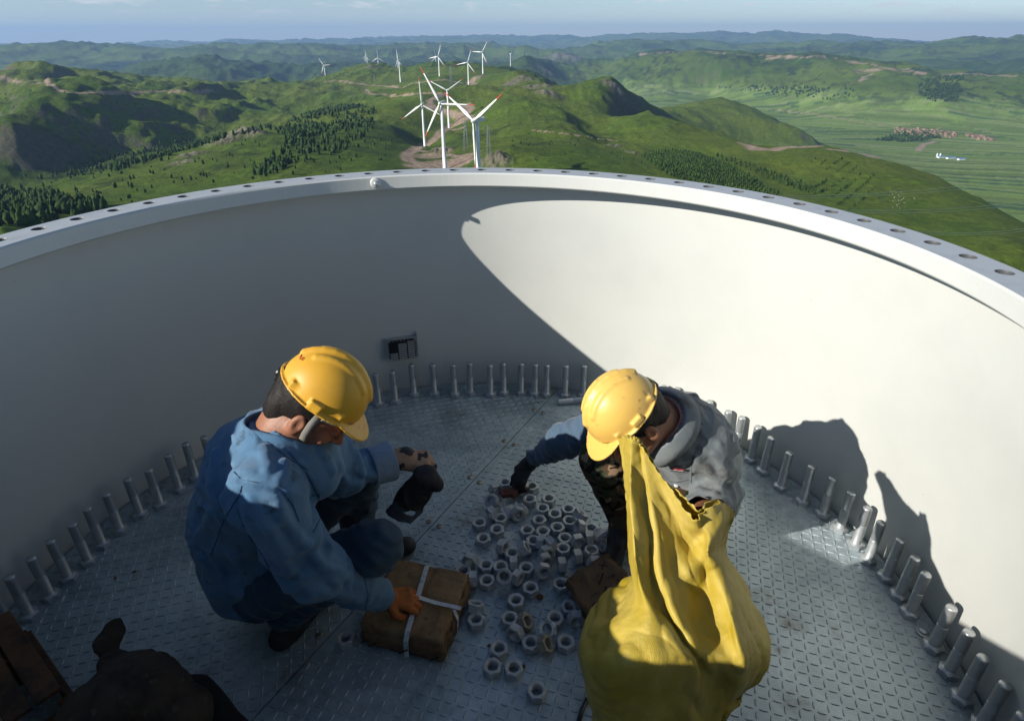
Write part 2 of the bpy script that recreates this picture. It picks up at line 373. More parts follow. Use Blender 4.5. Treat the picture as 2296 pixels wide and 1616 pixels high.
for i, (x, y) in enumerate(midB):
    put_bolt(x, y, 'bolt by the far wall, %s right of the blue worker\'s helmet' % ordn(i) if i < 12 else ('bolt standing just right of the seam, behind the lying bolt' if i == 12 else 'sunlit tipped bolt standing just left of the bent worker\'s helmet'), 20+i)
for i, (x, y) in enumerate(backB): put_bolt(x, y, 'bright bolt tip showing above the grey jacket, %s right of the helmet' % ordn(i), 40+i)
for i, (x, y) in enumerate(rightB): put_bolt(x, y, 'bolt by the right wall, %s counting down from the grey jacketed shoulder' % ordn(i), 50+i)
t = copy_tree(b0); t.name = 'lying_bolt'; P0, P1 = at_z(1250, 902, .017), at_z(1312, 899, .017); d = P0-P1; t.location = P0-d/np.linalg.norm(d)*BL; t.location.z = .027; t.rotation_euler = (0, radians(92.5), math.atan2(d[1], d[0]))
tag(t, 'bolt lying on its side on the floor behind the bent worker\'s helmet', 'bolt')

# ---------------------------------------------------------------- nuts
M_nut = mat('dull_galvanised_nut', (.44, .465, .475), rough=.5, metal=.4, bump=(120, .0006, 4), var=(45, (.27, .295, .31), .4, .75), var2=(60, (.52, .53, .52), .6, .7))
M_nutw = mat('white_rusted_nut', (.55, .60, .60), rough=.7, metal=.2, var=(60, (.25, .3, .32), .45, .6)); M_nutb = mat('brownish_nut', (.36, .33, .26), rough=.55, metal=.5, var=(60, (.2, .19, .17), .45, .7))
NH = .029
bm = bmesh.new(); hex_nut_mesh(bm, .0555, NH, .0172, -NH/2); n0 = bobj('hex_nut', bm, M_nut); nmesh = n0.data
def vA(x, y): return (1800+x/3.2314)*.56055, (1880+y/3.2314)*.56055
def vB(x, y): return (1800+x/2.7714)*.56055, (2300+y/2.7714)*.56055
FA = [(700, 150), (1045, 205), (1015, 365), (1262, 362), (1180, 485), (1340, 562), (1515, 500), (1135, 635), (1530, 650), (980, 765), (1183, 785), (1372, 735), (1810, 750), (365, 665), (640, 610), (590, 755), (410, 870), (1470, 875), (1060, 905), (1445, 1005), (1815, 1030), (785, 1060), (445, 1215), (635, 1235), (965, 1255), (150, 1285), (455, 1415), (1780, 1360), (1415, 1465), (1020, 1510), (1745, 1545)]
FB = [(710, 270), (265, 480), (1305, 345), (1480, 330), (640, 470), (1145, 470), (870, 740), (1260, 735), (520, 800), (445, 1000), (680, 1020), (935, 1270)]
# tilted or on edge: x, y, axis azimuth (deg, 0 = away from camera, 90 = right), axis elevation (deg), centre height
EA = [(530, 400, -150, 35, .036), (575, 250, -25, 4, .028), (528, 565, 60, 6, .028), (860, 570, 160, 12, .03), (1670, 590, 60, 48, .034), (1655, 750, -100, 25, .034), (655, 1000, 118, 5, .028), (950, 1020, 80, 35, .033), (1165, 945, 110, 5, .03), (1275, 955, 55, 10, .045), (1635, 930, 165, 5, .028), (1780, 890, 85, 2, .028),
      (1225, 1075, 150, 6, .034), (1210, 1180, 155, 10, .036), (1180, 1310, 165, 14, .036), (1425, 1235, 85, 0, .028), (1630, 1130, 80, 0, .028), (1850, 1215, 178, 0, .028), (240, 1165, -160, 0, .028), (800, 1215, 88, 0, .028), (275, 1410, 90, 0, .028), (680, 1370, 180, 40, .048), (850, 1395, 125, 3, .028), (1580, 1525, 92, 0, .028)]
EB = [(258, 345, 20, 60, .03), (700, 640, -150, 4, .028), (815, 525, 100, 45, .038), (1060, 600, -150, 52, .045), (1035, 770, 100, 38, .034), (1380, 490, 178, 0, .028)]
spots = [(*vA(x, y), None, None, NH) for x, y in FA]+[(*vB(x, y), None, None, NH) for x, y in FB]+[(770, 1425, None, None, NH)]
spots += [(*vA(x, y), a, e_, h) for x, y, a, e_, h in EA]+[(*vB(x, y), a, e_, h) for x, y, a, e_, h in EB]
nuts = []
for k, (x, y, a, el, h) in enumerate(spots):
    o = n0 if k == 0 else n0.copy()
    if k: COL.objects.link(o)
    P = at_z(x, y, h if a is not None else NH); rr = random.Random(k*13+5)
    if a is None:
        o.location = (P[0], P[1], NH/2+.002); o.rotation_euler = (0, 0, rr.uniform(0, pi/3))
    else:
        ax = Vector((sin(radians(a))*cos(radians(el)), cos(radians(a))*cos(radians(el)), sin(radians(el))))
        q = ax.to_track_quat('Z', 'Y').to_matrix().to_4x4() @ Matrix.Rotation(pi/6+(0 if el < 8 else rr.uniform(-.4, .4)), 4, 'Z')
        o.rotation_euler = q.to_euler(); o.location = (P[0], P[1], max(h, .0278)+.0015)
    nuts.append((o, a, el))
def own(o, m_): o.data = o.data.copy(); o.data.materials[0] = m_
own(nuts[len(FA)+len(FB)+1+len(EA)+3][0], M_nutw)
for i in (2, 4): own(nuts[len(FA)+len(FB)+1+len(EA)+i][0], M_nutb)
# labels: by state, then by row of the pile from front to back and place in the row from the left
order = sorted(nuts, key=lambda t: t[0].location.y); rows = [order[i:i+9] for i in range(0, len(order), 9)]
rn = ['front row', 'second row from the front', 'third row from the front', 'fourth row from the front', 'middle row', 'fourth row from the back', 'third row from the back', 'second row from the back', 'back row'] 
for r, row in enumerate(rows):
    row = sorted(row, key=lambda t: t[0].location.x)
    for i, (o, a, el) in enumerate(row):
        st_ = 'lying flat' if a is None else ('standing on edge' if el < 10 else 'leaning on its side')
        if o.data.materials[0] == M_nutw: col_ = 'whitish'
        elif o.data.materials[0] == M_nutb: col_ = 'brownish'
        else: col_ = 'grey'
        lb = '%s nut %s, %s from left in the %s' % (col_, st_, ordn(i), rn[min(r, 8)] if r < len(rows)-1 else 'back row')
        tag(o, lb, 'nut', 'hex nuts scattered on the steel floor')
# ================================================================ the land: one sheet of hills round the tower
def dist_for(hub, base, h):
    _, th = azt(*hub); _, tb = azt(*base); return h/(th-tb)
TURB = [ # hub, foot (pixels of the 2296 view), blade phase (deg, clockwise from up), yaw of the rotor (deg), label
 ((948, 233), (957, 337), 357, -12, 'white wind turbine on a bare dirt pad, leftmost of the tall ones near the rim'),
 ((992, 231), (1001, 381), 330, -25, 'tall white wind turbine in front of the dirt track, middle of the near group'),
 ((1064, 270), (1078, 466), 58, -50, 'nearest white wind turbine, red tipped blade pointing up right, boxy nacelle in view'),
 ((1006, 202), (1010.8, 288), 57, -10, 'white wind turbine standing behind the near group beside the wide dirt track'),
 ((1053, 140), (1055.5, 197.4), 20, -20, 'white wind turbine at the top of the dirt track, right of centre'),
 ((1085, 117), (1087.7, 169.8), 32, -25, 'white wind turbine on the dark rocky crest right of the dirt track'),
 ((986.8, 126), (990.5, 177.9), 20, -30, 'tall white wind turbine in mid ridge with one blade up, centre'),
 ((980.7, 126), (983, 156), 350, 10, 'small distant turbine just left of the tall centre one'),
 ((899, 134), (902.6, 183), 352, -70, 'white wind turbine with blade straight up beside a short one, left of centre'),
 ((875.8, 157.6), (877.7, 191), 5, 5, 'small white wind turbine below the skyline at the track bend'),
 ((850.9, 125.9), (854.6, 160), 0, -5, 'thin white wind turbine right of the small peak on the ridge'),
 ((825.3, 124.7), (830, 154.7), 355, -60, 'white wind turbine on the left shoulder of the small peak, blade up'),
 ((823, 123.5), (825, 142), 350, 10, 'distant turbine half hidden behind the one on the small peak'),
 ((730, 143.5), (735.7, 179.6), 325, -30, 'lone white wind turbine at the left end of the ridge'),
 ((895, 137), (897, 160), 30, 60, 'short distant turbine left of the one with blade straight up'),
 ((907, 143), (908.2, 160), 20, 70, 'tiny distant turbine right of the one with blade straight up'),
 ((1148.7, 118.6), (1149.4, 145.4), 3, 80, 'white wind turbine seen edge on at the right end of the ridge'),
 ((1183.4, 130.3), (1183.4, 152), 15, 0, 'farthest right small turbine behind the ridge shoulder')]
C_ = []   # control points: azimuth, ground distance, height
def cp(x, y, d, z=None):
    a, t = azt(x, y if y is not None else 300); C_.append((a, d, CAM[2]+d*t if z is None else z))
for hub, foot, *_r in TURB: cp(*foot, dist_for(hub, foot, 65))
for a in np.linspace(-3.1, 3.1, 19):
    C_.append((a, 45, -68)); 
for a in np.linspace(-1.0, 1.0, 9):
    s_ = abs(a-0.02); C_.append((a, 160, -80-45*s_)); C_.append((a, 280, -100-75*s_))
for a in (-3, -2.5, -2, -1.5, -1.2, 1.2, 1.5, 2, 2.5, 3):
    C_ += [(a, 300, -120), (a, 900, -220), (a, 3000, -300), (a, 9000, -300), (a, 28000, -200)]
P_ = '''1000 320 880;1010 300 960;1045 262 1200;1055 225 1380;1030 240 1250;1100 205 1450;1127 138 2600;1088 143 2400;1019 148 2500;941 152 3000;917 161 2900;1000 170 2000;950 175 2100;1060 160 2100
1185 146 2900;1233 172 2700;1200 178 2000;1160 165 1750;800 146 3000;820 141 3050;850 142 3000;880 153 2800;700 180 2450;930 205 1500;860 215 1600;900 240 1250;880 280 1000;850 320 820;900 330 800;830 360 650;700 370 640;600 390 620
0 163 2300;40 160 2350;87 139 2400;125 152 2400;185 176 2350;300 199 2250;400 199 2300;465 181 2450;520 187 2400;595 182 2350;650 181 2400;125 143 3200;200 158 3200;300 176 3300;400 191 3400
0 400 1150;150 380 1230;300 350 1320;450 303 1480;600 258 1700;750 222 1950;830 212 2050;0 300 1500;100 300 1550;200 280 1650;300 270 1700;400 250 1850;500 235 2000;600 215 2150
250 389 850;100 412 850;0 420 850;400 349 900;540 296 1000;620 300 950;700 290 1000;760 260 1250;550 330 850;450 380 740;300 430 640;150 450 600;0 470 560;0 500 430;120 485 480
1148 330 620;1148 280 900;1200 300 800;1300 340 650;1300 290 1000;1200 230 1300;1250 215 1750;1300 222 1650;1373 186 1500;1420 215 1480;1400 235 1350;1458 273 1150;1538 300 1080;1623 305 1020;1668 325 980;1748 340 960;1848 334 960;1898 350 920;1998 372 860;2098 402 800;2198 445 740;2296 505 640;1400 300 950;1500 340 820;1600 360 780;1750 400 690;1900 420 660;2050 470 600;2200 540 500;1500 400 560;1650 430 560;1250 380 520;2100 500 560;2296 560 480
1450 240 1900;1510 248 2000;1623 226 2400;1560 233 2500;1700 250 2250;1760 285 2100;1500 290 1500;1800 300 2100
1300 166 5400;1400 141 5600;1480 126 5400;1560 117 5300;1620 122 5300;1700 124 5200;1800 131 5000;1850 131 4900;1900 142 4800;1960 150 4600;2030 158 4500;2090 176 4400;2160 174 4500;2296 180 4400
1750 160 4600;1650 150 4700;1500 160 4800;1900 165 4300;2000 172 4200
455 148 5600;400 158 5500;500 155 5500;560 165 5400;350 172 5300'''
for q in P_.replace('\n', ';').split(';'): cp(*[float(v) for v in q.split()])
V_ = '0 160 3300 -260;100 160 3700 -280;250 160 4300 -310;400 160 4300 -320;550 160 4300 -330;700 160 3400 -300;800 160 4400 -330;950 160 4200 -330;1080 160 4000 -330;1200 160 4000 -340;1350 200 2600 -320;1300 200 3600 -345;1400 200 4300 -350;1330 200 4900 -340;1500 200 3600 -350;1500 200 3000 -340;1600 220 4300 -350;1650 220 3300 -350;1650 270 2900 -350;1800 230 3800 -350;1800 230 2600 -350;1700 300 1750 -320;1900 260 1600 -345;2000 300 3300 -350;2000 300 2300 -350;2150 300 3400 -340;2296 300 3500 -340;2150 300 1800 -345;2296 300 1500 -330;2296 300 2400 -350;2100 300 1300 -300;2296 300 1100 -290;1400 260 1350 -250;1600 330 1300 -260;1850 340 1200 -270;100 100 6500 -330;300 100 7000 -330;600 100 6800 -330;850 100 6800 -330;1100 100 6000 -330;1400 100 7500 -300;1700 100 7300 -300;2000 100 6500 -300;2250 100 6300 -290;2700 100 3000 -340;2700 100 1500 -330;-400 100 1500 -240;-400 100 3000 -260;-300 100 6500 -330'
for q in V_.split(';'): x, y, d, z = [float(v) for v in q.split()]; cp(x, y, d, z)
L1 = '-300 97 9500;0 97 9000;85 97 9000;190 95 9000;290 108 8600;390 103 9000;455 95 9000;515 103 8800;625 98 9500;750 104 9500;900 100 10000;1000 101 9800;1100 96 10500;1200 112 8500;1260 130 8000;1340 92 11000;1400 104 10000;1500 95 11000;1573 96 11000;1700 103 10500;1823 98 10500;1923 103 10000;1978 96 10000;2050 104 9800;2120 99 10000;2193 94 10500;2250 99 10500;2296 93 10500;2600 95 10500'
for q in L1.split(';'): x, y, d = [float(v) for v in q.split()]; cp(x, y, d); cp(x, y, d*1.4, -240)
L0 = '-300 93 21000;0 92 21000;150 92 21000;300 90 21000;500 86 22000;700 86 23000;900 80 23000;1050 82 23000;1148 78 22000;1300 81 21000;1398 80 21000;1500 76 20000;1613 71 20000;1698 81 20000;1748 74 20000;1858 85 20000;1898 81 20000;1960 95 20000;2063 97 20000;2108 106 20000;2296 104 20000;2600 100 20000'
for q in L0.split(';'): x, y, d = [float(v) for v in q.split()]; cp(x, y, d); cp(x, y, d*1.5, -300)
C_ = np.array(C_)
def met(a, d): return np.stack([a*1.35, np.log(np.maximum(d, 40.))*.62], -1)
Cm = met(C_[:, 0], C_[:, 1]); n = len(C_)
def phi(r): return r
Rm = np.linalg.norm(Cm[:, None]-Cm[None], axis=-1); A_ = np.zeros((n+3, n+3)); A_[:n, :n] = phi(Rm)-np.eye(n)*.0015
A_[:n, n] = 1; A_[n, :n] = 1; A_[:n, n+1:] = Cm; A_[n+1:, :n] = Cm.T
wts = np.linalg.solve(A_, np.concatenate([C_[:, 2], [0, 0, 0]]))
def base_h(a, d):
    sh = a.shape; q = met(a.ravel(), d.ravel()); o = np.empty(len(q))
    for i in range(0, len(q), 60000):
        b = q[i:i+60000]; o[i:i+60000] = phi(np.sqrt(((b[:, None]-Cm[None])**2).sum(-1)))@wts[:n]+wts[n]+b@wts[n+1:]
    return o.reshape(sh)
SPURS = [ # crest polylines x y dist, height, half width: side ridges that throw the dark slopes
 ('20 180 2300;70 235 1850;40 280 1600;0 330 1400;-60 380 1250', 58, 150), ('210 205 2250;150 250 1900;210 300 1600;100 370 1290', 48, 110), ('320 205 2300;275 235 2000;255 285 1700;190 330 1450;150 365 1300', 62, 130),
 ('470 195 2400;420 225 2050;330 275 1700;250 335 1400', 52, 120), ('600 190 2350;545 215 2150;480 255 1850;400 300 1550;340 335 1380', 50, 110), ('700 190 2400;640 215 2150;560 245 1850;500 275 1650', 30, 140),
 ('0 165 2320;87 137 2400;190 178 2350', 22, 160), ('1120 215 1500;1170 250 1200;1230 310 900', 24, 90), ('1090 150 2300;1190 190 1800;1300 232 1500;1480 290 1080', 20, 110),
 ('1560 118 5300;1500 140 5100;1440 165 5000', 55, 320), ('1700 124 5200;1640 150 4900;1560 180 4700', 60, 300), ('1850 131 4900;1780 160 4600;1700 195 4400', 60, 280), ('1960 150 4600;1900 180 4300;1830 215 4000', 55, 260), ('2120 174 4400;2060 200 4100;2000 225 3800', 45, 240), ('2280 180 4400;2200 205 4000;2140 232 3700', 45, 230), ('1380 145 5600;1330 158 5400', 40, 300), ('1630 122 5300;1600 150 5000;1620 170 4700', 45, 220)]
def seg_dist(X, Y, pl):
    best = np.full(X.shape, 1e9)
    for (x0, y0), (x1, y1) in zip(pl, pl[1:]):
        dx, dy = x1-x0, y1-y0; t = np.clip(((X-x0)*dx+(Y-y0)*dy)/(dx*dx+dy*dy+1e-9), 0, 1)
        best = np.minimum(best, np.hypot(X-x0-t*dx, Y-y0-t*dy))
    return best
def xyd(x, y, d): a, _ = azt(x, y); return (CAM[0]+d*sin(a), CAM[1]+d*cos(a))
def sm(x, a, b): t = np.clip((x-a)/(b-a), 0, 1); return t*t*(3-2*t)
valley_c = [np.array(xyd(x, 300, d)) for x, d in ((1500, 3300), (1800, 2900), (2100, 2700), (2296, 2500), (1350, 4300), (2296, 1800), (1900, 1900))]
FEET = [(*xyd(*f, dist_for(hb_, f, 65)), dist_for(hb_, f, 65)) for hb_, f, *_ in TURB]
def height(a, d):
    X = CAM[0]+d*np.sin(a); Y = CAM[1]+d*np.cos(a); h0 = base_h(a, d); k_ = sm(d, 40, 110); h0 = -68*(1-k_)+h0*k_; h = h0.copy()
    rel = np.clip((h0+338)/60, 0, 1)                       # 0 on the valley floor
    far = sm(d, 6000, 9000); mid = sm(d, 250, 900)
    wx = X+60*vnoise(xy0(X/350, Y/350)); wy = Y+60*vnoise(xy0(X/350+9, Y/350))
    cal = np.ones(X.shape)
    for fx, fy, fd in FEET: cal = np.minimum(cal, 1-.93*np.exp(-((X-fx)**2+(Y-fy)**2)/(fd*.07+25)**2))
    rg = 1-sm(a, .12, .3)*.45; A1 = np.clip(d/2000, .2, 1.15)*cal*rg
    h += mid*rel*(1-far)*A1*(26*fbm(xy0(wx/420, wy/420), 5, True)+19*fbm(xy0(X/150, Y/150), 5, True))+cal*mid*rel*1.8*fbm(xy0(X/28, Y/28), 3)
    fh = sm(d, 3900, 5200)*(1-far)*(1-sm(a, .02, .12)*(1-sm(d, 5600, 6400))); h += fh*130*np.maximum(0, fbm(xy0(wx/1100+5, wy/1100), 6, True)+.45)
    massif = sm(d, 3600, 4300)*(1-far)*sm(a, .05, .2); h += massif*rel*38*fbm(xy0(wx/520+3, wy/520), 5, True)
    lf = sm(-a, .12, .4)*sm(d, 900, 1300)*(1-sm(d, 2600, 3400)); h += lf*rel*22*fbm(xy0(wx/270+7, wy/270), 4, True)
    h += far*(155*fbm(xy0(wx/1150, wy/1150), 6, True)-18)
    near = (1-mid)*sm(d, 60, 200); h += near*3*fbm(xy0(X/50, Y/50), 4)
    for s_, amp, w in SPURS:
        pl_ = [xyd(*[float(v) for v in q.split()]) for q in s_.split(';')]; bx = [p[0] for p in pl_]; by = [p[1] for p in pl_]
        m_ = (X > min(bx)-w*2) & (X < max(bx)+w*2) & (Y > min(by)-w*2) & (Y < max(by)+w*2)
        if not m_.any(): continue
        dd = seg_dist(X[m_]+w*.25*vnoise(xy0(X[m_]/w, Y[m_]/w)), Y[m_]+w*.25*vnoise(xy0(X[m_]/w+5, Y[m_]/w)), pl_)
        t = np.clip(1-dd/w, 0, 1); st0 = 1-np.exp(-np.maximum(0, np.hypot(X[m_]-bx[0], Y[m_]-by[0])-w*.15)/(w*1.8)); h[m_] += amp*st0*t*(.45+.55*t)*(3-2*t)*.62
    return X, Y, h, h0
fa = np.linspace(-1.02, 1.02, 1060); oa = np.concatenate([np.linspace(-pi, -1.02, 60)[:-1], fa, np.linspace(1.02, pi, 60)[1:-1]])
rd = np.concatenate([np.linspace(3, 200, 14), np.exp(np.linspace(math.log(215), math.log(6500), 560)), np.exp(np.linspace(math.log(6550), math.log(32000), 190))])
AA, DD = np.meshgrid(oa, rd); TX, TY, TZ, TZ0 = height(AA, DD); nA, nD = len(oa), len(rd)
def ground(X, Y):
    """height of the built sheet at world points"""
    X = np.atleast_1d(X); Y = np.atleast_1d(Y); a = np.arctan2(X-CAM[0], Y-CAM[1]); d = np.hypot(X-CAM[0], Y-CAM[1])
    i = np.clip(np.searchsorted(rd, d)-1, 0, nD-2); j = np.clip(np.searchsorted(oa, a)-1, 0, nA-2)
    u = np.clip((d-rd[i])/(rd[i+1]-rd[i]), 0, 1); v = np.clip((a-oa[j])/(oa[j+1]-oa[j]), 0, 1)
    return TZ[i, j]*(1-u)*(1-v)+TZ[i+1, j]*u*(1-v)+TZ[i, j+1]*(1-u)*v+TZ[i+1, j+1]*u*v
# picture pixel -> first hit on the sheet
def hit(x, y):
    a, t = azt(x, y); j = np.clip(np.searchsorted(oa, a)-1, 0, nA-2)
    zl = CAM[2]+rd*t; prof = TZ[:, j]; k = np.where((prof > zl) & (rd > 150))[0]
    if len(k) == 0: return None
    k = k[0]; f0 = zl[k-1]-prof[k-1]; f1 = prof[k]-zl[k]; d = rd[k-1]+(rd[k]-rd[k-1])*f0/(f0+f1+1e-9)
    return np.array([CAM[0]+d*sin(a), CAM[1]+d*cos(a), CAM[2]+d*t]), d
def hitpl(s_, step=14):
    """polyline of view pixels draped on the land"""
    q = [tuple(float(v) for v in w.split()) for w in s_.split(';')]; o = []
    for (x0, y0), (x1, y1) in zip(q, q[1:]):
        m_ = max(1, int(math.hypot(x1-x0, y1-y0)/step))
        for k in range(m_):
            r = hit(x0+(x1-x0)*k/m_, y0+(y1-y0)*k/m_)
            if r and (not o or abs(math.hypot(*(r[0][:2]-CAM[:2]))-math.hypot(*(o[-1]-CAM[:2]))) < 900): o.append(r[0][:2])
    return o
# ---- ground cover colours (reflectance only)
grass = np.array([.060, .104, .011]); dry = np.array([.120, .148, .020]); dark = np.array([.022, .045, .009]); field = np.array([.135, .200, .042]); rock = np.array([.17, .15, .115]); dirt = np.array([.30, .225, .165]); shrub = np.array([.018, .038, .011])
n1 = fbm(xy0(TX/230, TY/230), 5); n2 = fbm(xy0(TX/34+4, TY/34), 4); n3 = fbm(xy0(TX/900+4, TY/900), 4); n4 = fbm(xy0(TX/9+4, TY/9), 3)
t = sm(n1*.7+n2*.4, -.45, .5)[..., None]; colr = grass*(1-t)+dry*t*.75+grass*t*.25
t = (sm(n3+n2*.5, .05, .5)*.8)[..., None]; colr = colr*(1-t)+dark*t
colr *= (1+.26*n4*(1-sm(DD, 1500, 3500)))[..., None]
sc_ = (sm(n4+.55*n2+.3*n1, .18, .5)*.42*(1-sm(DD, 2200, 3600)))[..., None]; colr = colr*(1-sc_)+np.array([.020, .040, .010])*sc_
# slope
gx = np.gradient(TZ, axis=0)/np.maximum(np.gradient(DD, axis=0), 1e-3); ga = np.gradient(TZ, axis=1)/np.maximum(np.gradient(AA, axis=1)*DD, 1e-3); slope = np.hypot(gx, ga)
t = (sm(slope+.25*n2, .62, .85)*.75*sm(DD, 300, 500))[..., None]; colr = colr*(1-t)+rock*.55*t
# fields on the valley floor: strips that swing with the ground
flat = np.maximum(1-sm(TZ0, -335, -300), (1-sm(TZ0, -300, -245))*sm(AA, .1, .2))*sm(DD, 1000, 1400)*(1-sm(DD, 5200, 6500))
ang = 1.1+.5*vnoise(xy0(TX/1400, TY/1400)); cell = np.floor(TX/330+.6*vnoise(xy0(TX/600, TY/600)))*7+np.floor(TY/420+.6*vnoise(xy0(TX/500+3, TY/600)))*13
an = ang+.5*(_h(cell.astype(np.int64), (cell*0).astype(np.int64), (cell*0+5).astype(np.int64))-.5)
st_ = TX*np.cos(an)+TY*np.sin(an)+40*vnoise(xy0(TX/260, TY/260)); k = np.floor(st_/17).astype(np.int64); hh = _h(k, cell.astype(np.int64), k*0+2)
fc = field*(.62+.72*hh)[..., None]; fc = np.where((hh > .86)[..., None], np.array([.19, .235, .085]), fc); fc = np.where((hh < .1)[..., None], np.array([.05, .10, .035]), fc)
colr = colr*(1-flat[..., None])+fc*flat[..., None]
fl2 = ((1-sm(np.abs(TZ0+325), 0, 28))*sm(DD, 4000, 5500)*(.5+.5*sm(n1, -.1, .3)))[..., None]; colr = colr*(1-fl2)+np.array([.09, .155, .055])*fl2
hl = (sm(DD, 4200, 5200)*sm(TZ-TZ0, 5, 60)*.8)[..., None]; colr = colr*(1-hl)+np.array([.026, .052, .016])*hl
woods = sm(n1*.8+n2*.6+.35*n3, .12, .34)*sm(DD, 3300, 3900)*np.clip((TZ0+330)/50, 0, 1)*.85; colr = colr*(1-woods[..., None])+shrub*1.1*woods[..., None]
# dirt tracks and cuttings: polylines of view pixels, half width in metres
ROADS = [('0 166;20 168;45 176;80 178;120 184;145 198;180 202;240 201;300 201;340 199;400 201;450 202;500 199', 5), ('735 181;760 178;800 184;840 190;870 192;910 195;925 187;1000 178;1040 186;1060 182', 5), ('832 206;826 199;836 193', 5), ('826 207;870 211;900 214;960 209;1000 211;985 216;965 226;975 236;1000 243', 6), ('965 236;1015 255;1050 262;1040 275;1000 290;985 305;970 320;940 330;915 345;920 358;960 368;1060 366', 8), ('1040 262;1055 245;1035 225', 12), ('1075 172;1060 185;1050 205', 13), ('1000 340;950 338;925 345', 9), ('1020 290;1060 283', 6), ('1030 350;1065 345;1070 330', 9), ('940 372;1000 368;1060 362', 14),
 ('1440 125;1500 121;1560 117;1610 122;1660 126;1740 130;1820 131;1870 131', 9), ('1700 138;1750 134;1820 133;1880 136;1920 146;1960 152;1990 160;2080 176', 9), ('1980 162;1950 165;1920 163;1930 170;1960 172;1940 180;1930 190;1960 176', 8), ('2120 176;2160 172;2230 177;2296 180', 12), ('2010 158;2060 168;2100 177', 9),
 ('1740 250;1850 265;1960 285;2060 300;2100 304;2160 310', 5), ('2100 300;2125 285', 4), ('2100 325;2075 330;2062 345;2085 357', 11), ('1672 326;1700 338;1740 342;1760 335;1800 334;1850 332', 9), ('1870 341;1940 348;2000 352;2100 362', 7), ('1390 318;1300 305;1180 290', 1.6), ('1010 345;1040 355;1065 368', 5)]
road = np.zeros(TX.shape)
for s_, w in ROADS:
    pl_ = hitpl(s_)
    if len(pl_) < 2: continue
    A2 = np.array(pl_); mg = w*4; m_ = (TX > A2[:, 0].min()-mg) & (TX < A2[:, 0].max()+mg) & (TY > A2[:, 1].min()-mg) & (TY < A2[:, 1].max()+mg)
    dd = seg_dist(TX[m_], TY[m_], pl_)+w*.4*n2[m_]; road[m_] = np.maximum(road[m_], 1-sm(dd, w*.6, w*1.35))
PATCH = [((1950, 355), 45, .9), ((1700, 338), 22, .9), ((1062, 190), 22, .9), ((960, 350), 34, .8), ((1000, 372), 40, .8), ((1045, 268), 25, .8), ((2140, 175), 60, .7), ((1920, 145), 40, .6)]
for (x, y), r, s_ in PATCH:
    q = hit(x, y)
    if q: road = np.maximum(road, s_*(1-sm(np.hypot(TX-q[0][0], TY-q[0][1])+r*.5*n2, r*.6, r)))
dc = dirt*(1+.25*n4)[..., None]*(1+.2*n2)[..., None]; colr = colr*(1-road[..., None])+dc*road[..., None]
# rocky knobs
ROCKS = [(540, 300, 26, 9), (575, 296, 20, 7), (500, 318, 20, 6), (430, 345, 18, 5), (415, 362, 14, 4), (1180, 178, 34, 8), (1210, 200, 34, 9), (1150, 190, 24, 6), (1236, 212, 28, 6), (1372, 192, 26, 6), (1392, 203, 20, 4), (990, 340, 16, 6), (1100, 368, 16, 9), (1118, 374, 14, 6), (1080, 175, 18, 6), (840, 150, 30, 6), (1380, 330, 12, 3), (1420, 345, 10, 3), (1230, 160, 60, 12), (1280, 130, 260, 40)]
for x, y, r, hh_ in ROCKS:
    q = hit(x, y)
    if not q: continue
    rr_ = np.hypot(TX-q[0][0], TY-q[0][1])/r; m_ = rr_ < 1.6
    if not m_.any(): continue
    rn_ = fbm(xy0(TX[m_]/(r*.35), TY[m_]/(r*.35)), 4, True); w = 1-sm(rr_[m_], .4, 1.5)
    TZ[m_] += hh_*w*(.75+.75*rn_); k2 = (w*sm(rn_, -.6, -.15)*.85)[:, None]; colr[m_] = colr[m_]*(1-k2)+rock*(1+.5*rn_)[:, None]*k2
colr = np.clip(colr, .004, .6)
idx = np.arange(nA*nD).reshape(nD, nA); q0, q1 = idx[:-1], idx[1:]; r0 = np.roll(q0, -1, 1); r1 = np.roll(q1, -1, 1)
Qs = np.stack([q0.ravel(), r0.ravel(), r1.ravel(), q1.ravel()], 1)
TV = np.stack([TX, TY, TZ], -1).reshape(-1, 3)
c0 = len(TV); TV = np.concatenate([TV, [[CAM[0], CAM[1], -68]]])
m = bpy.data.materials.new('hill_ground'); m.use_nodes = True; t_ = m.node_tree; b = t_.nodes['Principled BSDF']
at = N(t_, 'ShaderNodeVertexColor', layer_name='cover'); tcn = N(t_, 'ShaderNodeTexCoord')
nz = N(t_, 'ShaderNodeTexNoise', i_Scale=.12, i_Detail=9., i_Roughness=.72); t_.links.new(tcn.outputs['Object'], nz.inputs['Vector'])
mr = N(t_, 'ShaderNodeMapRange', i_From_Min=.25, i_From_Max=.75, i_To_Min=.62, i_To_Max=1.5); t_.links.new(nz.outputs['Fac'], mr.inputs['Value'])
vm = N(t_, 'ShaderNodeVectorMath', operation='SCALE'); t_.links.new(at.outputs['Color'], vm.inputs[0]); t_.links.new(mr.outputs[0], vm.inputs['Scale']); t_.links.new(vm.outputs[0], b.inputs['Base Color'])
b.inputs['Roughness'].default_value = .95; b.inputs['Specular IOR Level'].default_value = .12
bp = N(t_, 'ShaderNodeBump', i_Strength=1., i_Distance=4.); t_.links.new(nz.outputs['Fac'], bp.inputs['Height']); t_.links.new(bp.outputs[0], b.inputs['Normal'])
land = mesh_vf('hills', TV, Qs, m, None, True); land['kind'] = 'structure'
ca = land.data.color_attributes.new('cover', 'FLOAT_COLOR', 'POINT'); cc = np.ones((len(TV), 4), np.float32); cc[:c0, :3] = colr.reshape(-1, 3); cc[c0, :3] = grass; ca.data.foreach_set('color', cc.ravel())

